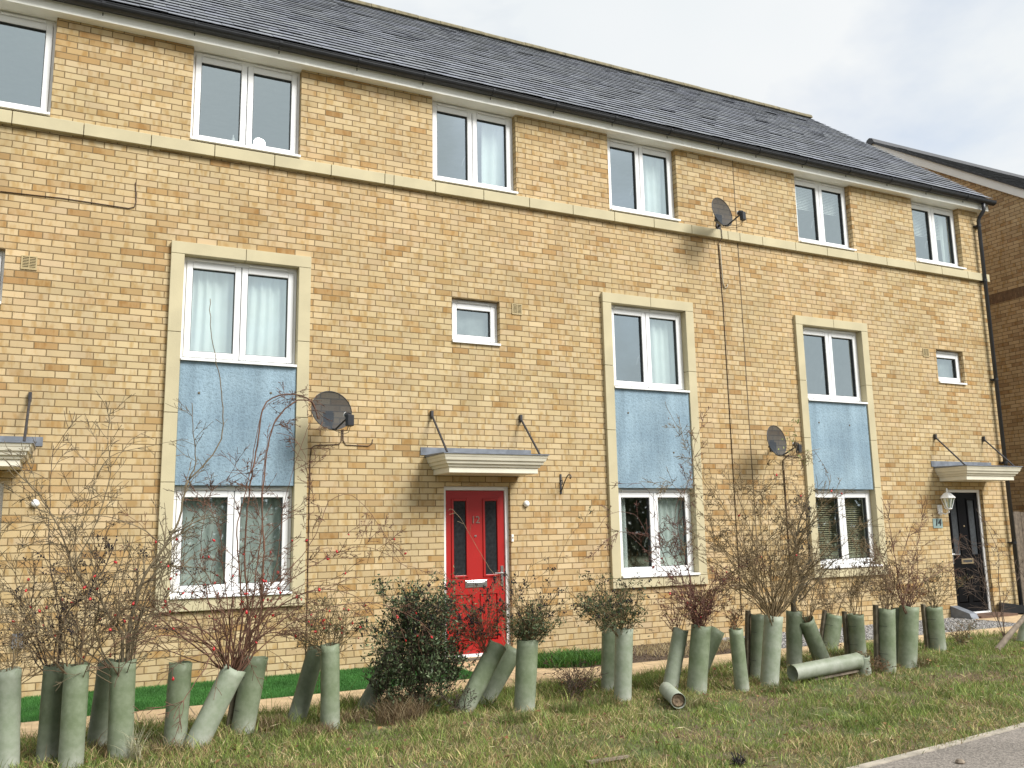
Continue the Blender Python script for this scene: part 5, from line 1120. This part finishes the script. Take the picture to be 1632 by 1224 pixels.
def tuft(h, n, rad, h0, h1, cols, lean=(.2, .8), wdt=0.004, name='blades'):
    c = ORG[h.name]; a = nrng.uniform(0, 6.283, n); r = rad*np.sqrt(nrng.random(n)); pos = np.stack([c.x+r*np.cos(a), c.y+r*np.sin(a)*.7, np.full(n, c.z-0.005)], 1); pos[:, 2] = GH(pos[:, 0], pos[:, 1])-0.005 if c.y < -1.9 else c.z
    t = np.array(cols)[nrng.integers(0, len(cols), n)]*nrng.uniform(.7, 1.25, (n, 1)); le = nrng.uniform(*lean, n); hh = nrng.uniform(h0, h1, n); P = pos
    al = nrng.uniform(0, 6.283, n); k = 4; wd = wdt; al2 = nrng.uniform(0, 6.283, n); dx, dy = np.cos(al2)*wd/2, np.sin(al2)*wd/2
    V = np.zeros((n, 2*k+1, 3))
    for j in range(k+1):
        f = j/k; x = P[:, 0]+np.cos(al)*hh*le*f**1.8; y_ = P[:, 1]+np.sin(al)*hh*le*f**1.8; z = P[:, 2]+hh*(f-0.45*le*f*f)
        if j < k: V[:, 2*j] = np.stack([x-dx*(1-f*.6), y_-dy*(1-f*.6), z], 1); V[:, 2*j+1] = np.stack([x+dx*(1-f*.6), y_+dy*(1-f*.6), z], 1)
        else: V[:, 2*k] = np.stack([x, y_, z], 1)
    F = []; b = (2*k+1)*np.arange(n)[:, None]
    for j in range(k-1): F += [b+np.array([[2*j, 2*j+1, 2*j+3]]), b+np.array([[2*j, 2*j+3, 2*j+2]])]
    F += [b+np.array([[2*k-2, 2*k-1, 2*k]])]
    return np_obj(name, V.reshape(-1, 3), np.concatenate(F, 0), GRASSM, np.repeat(t, 2*k+1, 0), h, tuple(c))
STRAW = [(0.26, 0.19, 0.10), (0.17, 0.11, 0.06), (0.33, 0.26, 0.15), (0.12, 0.08, 0.05)]
tuft(h, 900, 0.22, 0.10, 0.30, STRAW, (.3, 1.0))
# twiggy privet in front of the red door
h = shrub('privet_bush', 'T12', 'twiggy berried privet in front of the lower half of the red door'); p = Plant(23)
for key in ('T12',):
    fan(p, top(key, 0.9)+Vector((-.1, 0, 0)), 26, 0.35, 0.75, 0.8, 0.003, 2, wander=0.11, kids=6, lean=(-.3, 0, 0))
p.finish(h, plain('reddish_twig', (0.15, 0.07, 0.035), 0.8)); p.leaves(330, 0.025, DKL, 'leaves', h); p.berries(90, h, zr=(.6, 1.3), r=0.008, cl=4)
h = shrub('bramble', 'T13', 'thin arching bramble shoot across the red door'); p = Plant(24); b0 = top('T13', .8); y = b0.y
p.path([b0]+tr([(818, 1020), (812, 960), (790, 920), (770, 890), (745, 845), (722, 812), (714, 815)], y), .003, .0013, kids=4, klen=.12, lvl=0); fan(p, b0, 5, .2, .5, .6, .0025, 1, kids=4); p.finish(h, TANB)
# privet right of the red door
h = shrub('privet_bush', 'T14', 'leafy privet with black berries on the upright guard right of the red door'); p = Plant(25)
b0 = top('T14', 0.85); fan(p, b0, 44, 0.25, 0.52, 0.95, 0.003, 1, wander=0.10, kids=6); nd = list(p.nodes); fan(p, b0, 14, 0.5, 0.8, 0.6, 0.003, 2, wander=0.10, kids=4, lean=(.15, 0, 0))
p.path([b0]+tr([(850, 1000), (880, 920), (905, 860), (930, 830), (950, 790)], b0.y), .003, .0012, kids=5, klen=.15, lvl=1)
p.finish(h, OLIVEB); p.leaves(2600, 0.028, PRIV, 'leaves', h, near=nd, spread=.012, asp=.35); p.berries(90, h, zr=(.8, 1.6), r=0.0075, cl=4); p.leaves(220, .024, PRIV+BRN, 'upper_leaves', h)
h = shrub('privet_bush', 'T16', 'bushy privet with dark berries on the very pale guard'); p = Plant(26); b0 = top('T16', 0.85)
for key in ('T16', 'T15'): fan(p, top(key, .85)+Vector((-.03, 0, 0)), 26, 0.3, 0.62, 0.8, 0.003, 2, wander=0.10, kids=5, lean=(-.12, 0, 0))
p.finish(h, OLIVEB); p.leaves(2600, 0.03, PRIV, 'leaves', h, asp=.4); p.berries(120, h, zr=(.75, 1.4), r=0.008, cl=4)
# red-stemmed rose
h = shrub('wild_rose', 'T18', 'red-stemmed rose with brown leaves and long dark canes in front of the middle window'); p = Plant(27); b0 = top('T18', 0.8); y = b0.y
for pts, r in (([(1110, 990), (1080, 900), (1050, 840), (1045, 800), (1020, 770), (1000, 775)], .005), ([(1112, 990), (1095, 900), (1080, 840), (1090, 790), (1110, 755)], .006), ([(1110, 990), (1100, 920), (1075, 860), (1080, 800), (1098, 770), (1105, 720), (1118, 680), (1135, 672)], .004),
               ([(1118, 990), (1150, 930), (1190, 900), (1230, 905)], .006), ([(1105, 990), (1075, 930), (1040, 890), (1000, 850), (975, 855), (940, 890)], .004), ([(1110, 990), (1060, 900), (1030, 850), (1010, 820), (970, 820), (950, 850)], .003),
               ([(1112, 990), (1060, 890), (1050, 840), (1075, 825)], .003)):
    p.path([b0]+tr(pts, y+p.rg.uniform(-.1, .1)), r, .0015, kids=9, klen=.22, lvl=2, wander=.13)
nd0 = len(p.nodes); fan(p, top('T18', .95), 30, .25, .7, 1.0, .004, 2, wander=.12, kids=7); nd = p.nodes[nd0:]
p.finish(h, REDB); p.leaves(620, .026, BRN+[(0.16, 0.05, 0.03), (.10, .10, .03)], 'leaves', h, near=nd, asp=.5); p.hips(14, h, (.6, 1.3))
h = shrub('wild_rose', 'T17', 'thin red shoots standing in the pale leaning guard'); p = Plant(28); fan(p, top('T17', .8), 7, .4, .8, .4, .004, 1, wander=.08, kids=6, lean=(-.1, 0, 0)); p.finish(h, REDB); p.leaves(120, .024, BRN, 'leaves', h)
h = shrub('sapling', 'T20', 'small twiggy sapling with brown leaves in the slim left-leaning guard', 'sapling'); p = Plant(29); fan(p, top('T20', .85), 7, .25, .6, .6, .003, 2, wander=.12, kids=5); p.finish(h, BARK); p.leaves(160, .03, BRN, 'leaves', h, zr=(.5, .9))
# large bare bush
h = shrub('wild_rose', 'T22', 'large bare brown bush fanning out between the two right window surrounds'); p = Plant(31); b0 = top('T22', .8); y = b0.y
CAN = [([(1225, 975), (1200, 900), (1165, 830), (1130, 780), (1105, 740), (1085, 690), (1068, 660), (1060, 640)], .005), ([(1228, 975), (1185, 880), (1150, 800), (1120, 760), (1100, 700), (1105, 690)], .004),
 ([(1222, 975), (1190, 930), (1150, 870), (1110, 830), (1080, 780), (1050, 760)], .005), ([(1228, 975), (1215, 880), (1212, 800), (1222, 740), (1230, 720)], .005), ([(1232, 975), (1228, 880), (1225, 800), (1240, 760), (1260, 740), (1290, 720), (1308, 715)], .004),
 ([(1232, 975), (1250, 900), (1265, 830), (1280, 790), (1300, 770)], .005), ([(1228, 975), (1200, 860), (1170, 780), (1150, 770), (1180, 775), (1230, 795), (1270, 850)], .005), ([(1222, 975), (1170, 900), (1140, 860), (1120, 800), (1100, 790)], .004),
 ([(1226, 975), (1190, 880), (1175, 820), (1165, 780), (1160, 745)], .004), ([(1235, 975), (1260, 900), (1310, 870), (1360, 860), (1400, 880), (1425, 905)], .004), ([(1220, 975), (1180, 900), (1185, 820), (1184, 760)], .003),
 ([(1236, 975), (1270, 880), (1300, 820), (1330, 790)], .003), ([(1224, 975), (1150, 880), (1090, 850), (1060, 870)], .003), ([(1234, 975), (1244, 860), (1262, 740), (1275, 700)], .003)]
for pts, r in CAN: p.path([b0]+tr(pts, y+p.rg.uniform(-.14, .14)), r, .0015, kids=13, klen=.26, lvl=2, wander=.13, droop=.03)
fan(p, top('T22', .95), 34, .7, 1.5, 1.05, .007, 2, wander=.10, kids=7, kstart=.3, kl=.36)
p.finish(h, OLIVEB); p.leaves(420, .02, BRN+[(.12, .10, .04), (.08, .05, .03)], 'dry_leaves', h); p.berries(80, h, zr=(.7, 1.7), cl=2); p.hips(6, h, (1.2, 2.2))
p2 = [q for q in tr([(1262, 690), (1255, 700), (1250, 715), (1268, 672), (1276, 735), (1284, 720)], y)]; p.leaves(46, .035, [(.16, .20, .05), (.22, .25, .07)], 'green_leaves', h, near=p2, spread=.03)
h = shrub('young_tree', 'T23', 'dark crooked young trunk with black berries left of the right ground floor window', 'tree'); p = Plant(32); b0 = top('T23', .6); y = b0.y
p.path([b0]+tr([(1265, 972), (1266, 950), (1278, 930), (1270, 900), (1268, 860), (1278, 820), (1290, 800)], y), .032, .005, 8, kids=14, klen=.4, lvl=2, wander=.14)
p.path(tr([(1276, 935), (1290, 900), (1287, 850), (1284, 810)], y), .013, .004, 6, kids=10, klen=.3, lvl=2, wander=.14)
p.path(tr([(1272, 960), (1300, 930), (1330, 895), (1370, 880), (1420, 892), (1440, 910)], y), .007, .002, 5, kids=12, klen=.3, lvl=1, wander=.12)
p.path(tr([(1272, 955), (1310, 905), (1350, 890), (1385, 900)], y), .006, .002, 5, kids=8, klen=.3, lvl=1, wander=.12)
p.finish(h, plain('dark_trunk', (0.07, 0.058, 0.035), .9, var=.4, scale=25)); p.berries(120, h, zr=(.6, 1.9), r=.008, cl=3)
# thin shrubs behind the fallen guard
for i, (k_, n_, L_, lab) in enumerate((('T24', 6, .7, 'wispy bare twigs in the guard leaning left'), ('T25', 6, .75, 'wispy bare shrub in the short guard leaning right'), ('T26', 8, .85, 'thin bare shrub with tiny dried berries in the staked guard'), ('T29', 7, .8, 'slender brown shrub in the straight guard with a dark stake'), ('T32', 9, .6, 'low tangled twigs in the split guard nearest the black door'))):
    h = shrub('bare_shrub', k_, lab); p = Plant(40+i); fan(p, top(k_, .85), n_+4, L_*.6, L_*1.2, .7, .004, 2, wander=.12, kids=7); p.finish(h, BARK if i % 2 else OLIVEB); p.berries(30, h, zr=(.6, 1.5), cl=2)
    if k_ == 'T32': p.leaves(150, .024, BRN+PRIV, 'leaves', h)
h = shrub('beech_sapling', 'T31', 'reddish brown sapling with dead leaves in the broad guard near the black door', 'sapling'); p = Plant(50); b0 = top('T31', .8); y = b0.y
for pts, r in (([(1440, 965), (1428, 900), (1420, 850), (1412, 810), (1404, 793)], .007), ([(1440, 965), (1450, 920), (1462, 870), (1468, 840), (1480, 825)], .006), ([(1445, 965), (1462, 920), (1462, 860), (1470, 825)], .005), ([(1438, 965), (1430, 930), (1440, 880), (1450, 850)], .005), ([(1448, 965), (1470, 930), (1500, 910), (1530, 885)], .004), ([(1440, 965), (1420, 920), (1400, 880), (1390, 860)], .004)):
    p.path([b0]+tr(pts, y+p.rg.uniform(-.08, .08)), r, .0018, kids=9, klen=.24, lvl=1, wander=.12)
nd0 = len(p.nodes); fan(p, top('T31', .95), 22, .25, .6, 1.0, .0035, 2, wander=.12, kids=4); p.finish(h, plain('beech_twig', (.14, .07, .045), .8)); p.leaves(520, .026, BRN+[(.17, .08, .05)], 'dead_leaves', h, near=p.nodes[nd0:], asp=.55)
# straggling shrub at the right edge with cut log
lb = ground_at(1590, 1040); la = atY(1632, 990, lb.y-.02)
o = MB().tube([lb+Vector((0, 0, .03)), lb.lerp(la, .5)+Vector((0, 0, .04)), la+Vector((0.05, 0, .06))], [.034, .03, .026], 10).build('cut_log', plain('pale_log', (.20, .16, .12), .9, var=.3, scale=16), None, origin=lb); tag(o, 'pale cut log leaning in the grass at the right edge', 'log')
sb = ground_at(1602, 1020); h = empty('straggling_shrub', sb, label='bare straggling shrub with arching shoots in front of the black door step', cat='bush'); p = Plant(52); y = sb.y
for pts, r in (([(1602, 1020), (1592, 930), (1590, 880), (1570, 830), (1600, 870)], .006), ([(1602, 1020), (1560, 900), (1530, 850), (1540, 860)], .004), ([(1604, 1020), (1640, 960), (1620, 900), (1580, 870), (1560, 872)], .005), ([(1600, 1020), (1580, 960), (1560, 910), (1548, 890)], .004), ([(1604, 1020), (1600, 960), (1625, 920), (1645, 880)], .005), ([(1602, 1020), (1570, 960), (1540, 930), (1520, 925)], .003)):
    p.path([sb]+tr(pts[1:], y+p.rg.uniform(-.08, .08)), r, .0016, kids=9, klen=.25, lvl=1, wander=.12)
p.finish(h, plain('grey_twig', (.11, .075, .055), .85)); p.leaves(50, .03, PRIV, 'leaves', h, zr=(0, .3))
# low brambles in the grass
def bramble(px, py, label, seed, n=16, L_=.4, m_=None, lv=80, lean=(0, 0, 0), cols=None):
    b = ground_at(px, py); h = empty('low_bramble', b, label=label, cat='bramble'); p = Plant(seed); fan(p, b, n, L_*.4, L_, 1.3, .003, 2, wander=.16, kids=5, lean=lean, droop=.05); p.finish(h, m_ or TANB); p.leaves(lv, .024, cols or BRN, 'leaves', h)
bramble(918, 1108, 'tangle of dry twigs in the grass left of the very pale guard', 61, 22, .5, plain('purple_twig', (.12, .075, .055), .9), 120, (.35, 0, 0))
bramble(905, 1120, 'low bramble shoots with a few small leaves in front of the dry tangle', 62, 8, .5, DARKB, 60)
bramble(1535, 1030, 'green bramble trailing at the foot of the guard nearest the black door', 63, 14, .4, OLIVEB, 260, (0, 0, 0), PRIV+BRN)
bramble(1395, 1075, 'rusty brown dead twigs beyond the short guard stump', 64, 9, .3, BARK, 120)
bramble(735, 1140, 'low twigs with black berries at the foot of the guard below the red door', 65, 10, .35, DARKB, 90, (0, 0, 0), DKL)
# green weeds in the bed by the wall
def weed(px, py, label, n, rad, h0, h1):
    z = 0.01; d = ray(px, py); b = CAM+d*((z-CAM.z)/d.z); h = empty('weed_clump', b, label=label, cat='weeds'); tuft(h, n, rad, h0, h1, [(.07, .17, .03), (.10, .22, .04), (.05, .12, .025)], (.3, 1.0), .010, 'leaves')
weed(903, 1058, 'bright green weeds in the bed right of the red door', 2600, .50, .08, .22)
weed(945, 1056, 'smaller clump of green weeds beside the bright green ones', 900, .30, .05, .15)
weed(1190, 1030, 'green weeds against the wall beyond the red-stemmed rose', 400, .2, .05, .16)
h = empty('straw_clump', (6.2, -0.7, .01), label='pale straw lying in the soil bed under the middle window', cat='straw'); tuft(h, 800, .75, .05, .16, [(.45, .36, .19), (.36, .27, .14), (.5, .42, .25)], (.7, 1.0), .006)
h = empty('straw_clump', (7.0, -0.5, .01), label='pale straw beside the gravel under the bare bush', cat='straw'); tuft(h, 350, .4, .05, .14, [(.45, .36, .19), (.36, .27, .14)], (.7, 1.0), .006)
# tall tufts round the feet of the guards
for i, (px, py, n, hh, cols, lab) in enumerate(((215, 1212, 60, .34, [(.42, .40, .26), (.5, .47, .33)], 'long pale grass stalks in front of the guard of the grey tree'), (268, 1200, 160, .16, STRAW+[(.08, .13, .03)], 'grass tuft at the foot of the lone upright guard'),
        (430, 1160, 420, .15, STRAW, 'dead grass tuft between the big rose and the cable guards'), (500, 1172, 420, .13, STRAW, 'dead grass tuft in front of the two guards under the cable'), (900, 1135, 300, .15, [(.09, .15, .03), (.13, .19, .05)]+STRAW[:1], 'green grass tuft in front of the dry tangle'),
        (960, 1125, 300, .15, [(.09, .15, .03), (.15, .19, .06)]+STRAW[:1], 'grass tuft left of the very pale guard'), (1100, 1125, 260, .14, [(.16, .18, .06), (.3, .26, .13)], 'yellowish grass tuft by the lying stub'), (820, 1150, 300, .13, [(.09, .15, .03), (.14, .18, .05)]+STRAW[:1], 'grass tuft at the foot of the guard right of the red door'),
        (1240, 1102, 260, .13, [(.09, .15, .03), (.14, .18, .05)]+STRAW[:1], 'grass tuft at the foot of the large bare bush'), (560, 1150, 300, .14, STRAW, 'dead grass tuft left of the evergreen bush'), (1470, 1060, 240, .14, [(.09, .15, .03)]+STRAW[:2], 'grass tuft right of the last group of guards'), (150, 1200, 220, .10, STRAW, 'dead grass between the guards near the left edge'))):
    h = empty('grass_tuft', ground_at(px, py), label=lab, cat='grass tuft'); tuft(h, n, .16 if n > 100 else .05, hh*.5, hh, cols, (.15, .9), .005)
# small litter
b = ground_at(970, 1217); o = MB().hexa([b+Vector(d) for d in ((-.16, -.02, .02), (.16, -.015, .02), (.16, .015, .02), (-.16, .02, .02), (-.16, -.02, .036), (.16, -.015, .034), (.16, .015, .034), (-.16, .02, .036))]).build('wood_batten', WOOD, None, origin=b); tag(o, 'short weathered batten lying in the grass at the lower edge', 'wood')
b = ground_at(1180, 1218); p = Plant(71); fan(p, b+Vector((0, 0, .0)), 22, .04, .1, 1.6, .006, 0, wander=.3); o = p.mb.build('charred_twigs', BERRY, None, origin=b); tag(o, 'small heap of black charred twigs in the grass at the lower edge', 'twigs')
d = ray(1530, 1214); b = CAM+d*((0.03-CAM.z)/d.z); o = MB().lathe([(.002, -.012), (.026, -.01), (.032, 0), (.02, .014), (.004, .018)], b, sides=7).build('pebble', WOOD, None, origin=b); tag(o, 'single brown pebble on the grey pavement', 'pebble')
# at the black door
o = MB().hexa([(13.45, -.04, .02), (14.55, -.55, .02), (14.55, -.10, .02), (13.5, .03, .02), (13.45, -.04, .20), (14.55, -.55, .05), (14.55, -.10, .05), (13.5, .03, .21)]).build('dark_board', BLACK, None, origin=(13.45, 0, .02)); tag(o, 'dark sloping board on the ground right of the black door', 'board')
o = MB().hexa([(12.30, -.34, .017), (12.47, -.34, .017), (12.47, .045, .017), (12.30, .045, .017), (12.30, -.30, .10), (12.47, -.30, .10), (12.47, .045, .20), (12.30, .045, .20)]).build('step_block', LEAD, None, origin=(12.3, 0, .017)); tag(o, 'small grey sloping block at the left foot of the black door', 'block')
m = MB()
for i in range(4): m.box(12.50, 13.42, -.36+i*.1, -.27+i*.1, .017, .05)
tag(m.build('timber_step', plain('brown_timber', (.12, .07, .045), .85, var=.3, scale=9), None, origin=(12.9, -.2, .017)), 'brown timber step in front of the black door', 'step')

# small grey box low on the left wall
o = MB().box(-1.30, -1.20, FY-0.05, FY-0.0005, 0.50, 0.64).build('meter_box', LEAD, None, origin=(-1.25, FY, 0.5)); tag(bevel(o), 'small grey box low on the wall at the left edge', 'meter box')
# unseen hedge added behind the camera, so the lower windows mirror something dark
n = 60000; xx = nrng.uniform(-60, 70, n); top_ = 3.6+1.8*vnoise(xx+80, xx*0, 0.25, 12)+0.9*vnoise(xx+80, xx*0, 1.3, 13); zz = nrng.uniform(0, 1, n)**0.8*top_; yy = -36+nrng.uniform(-1.6, 1.6, n)*np.sqrt(np.clip(1-(zz/top_)**3, 0.05, 1))
tt = nrng.random((n, 1)); tint = np.array([0.045, 0.06, 0.025])*(1-tt)+np.array([0.10, 0.085, 0.045])*tt
tag(blades('added_hedge', np.stack([xx, yy, zz-0.2], 1), nrng.uniform(0.25, 0.5, n), nrng.uniform(0.15, 0.35, n), nrng.uniform(0, 0.98, n), tint, LEAFM), kind='stuff', label='unseen dark hedge added across the road to darken the lower windows', cat='hedge')

# fallen leaves and flat weeds in the verge
def litter(name, n, cols, size, label, cat, zmin=0.015, zmax=0.05):
    V, F, Tn = [], [], []; rg = random.Random(len(name)*13+n)
    for i in range(n):
        x, y = rg.uniform(-3, 13), rg.uniform(-5.7, -2.15)
        if y < kerbY(x)+0.03: continue
        c = Vector((x, y, gh(x, y)+rg.uniform(zmin, zmax))); a = rg.uniform(0, 6.28); d = Vector((math.cos(a), math.sin(a), rg.uniform(-.3, .5))).normalized(); u = d.cross(Vector((rg.gauss(0, .3), rg.gauss(0, .3), 1))).normalized(); up_ = u.cross(d)
        Ls = size*rg.uniform(.5, 1.3); W_ = size*rg.uniform(.2, .45) if size < .06 else .003; b = len(V)
        V += [tuple(c), tuple(c+d*Ls*.5+u*W_+up_*W_*.5), tuple(c+d*Ls), tuple(c+d*Ls*.5-u*W_+up_*W_*.5)]; F += [(b, b+1, b+2), (b, b+2, b+3)]
        k = rg.choice(cols); q = rg.uniform(.7, 1.3); Tn += [[k[0]*q, k[1]*q, k[2]*q]]*4
    tag(np_obj(name, np.array(V), np.array(F), LEAFM, np.array(Tn)), kind='stuff', label=label, cat=cat)
litter('fallen_leaves', 900, [(.22, .10, .05), (.14, .07, .04), (.30, .17, .08), (.12, .08, .05)], .045, 'brown fallen leaves scattered through the rough grass', 'leaves')
litter('dead_stalks', 1500, [(.50, .42, .25), (.40, .31, .17)], .10, 'pale dead stalks lying across the grass', 'straw', .03, .07)
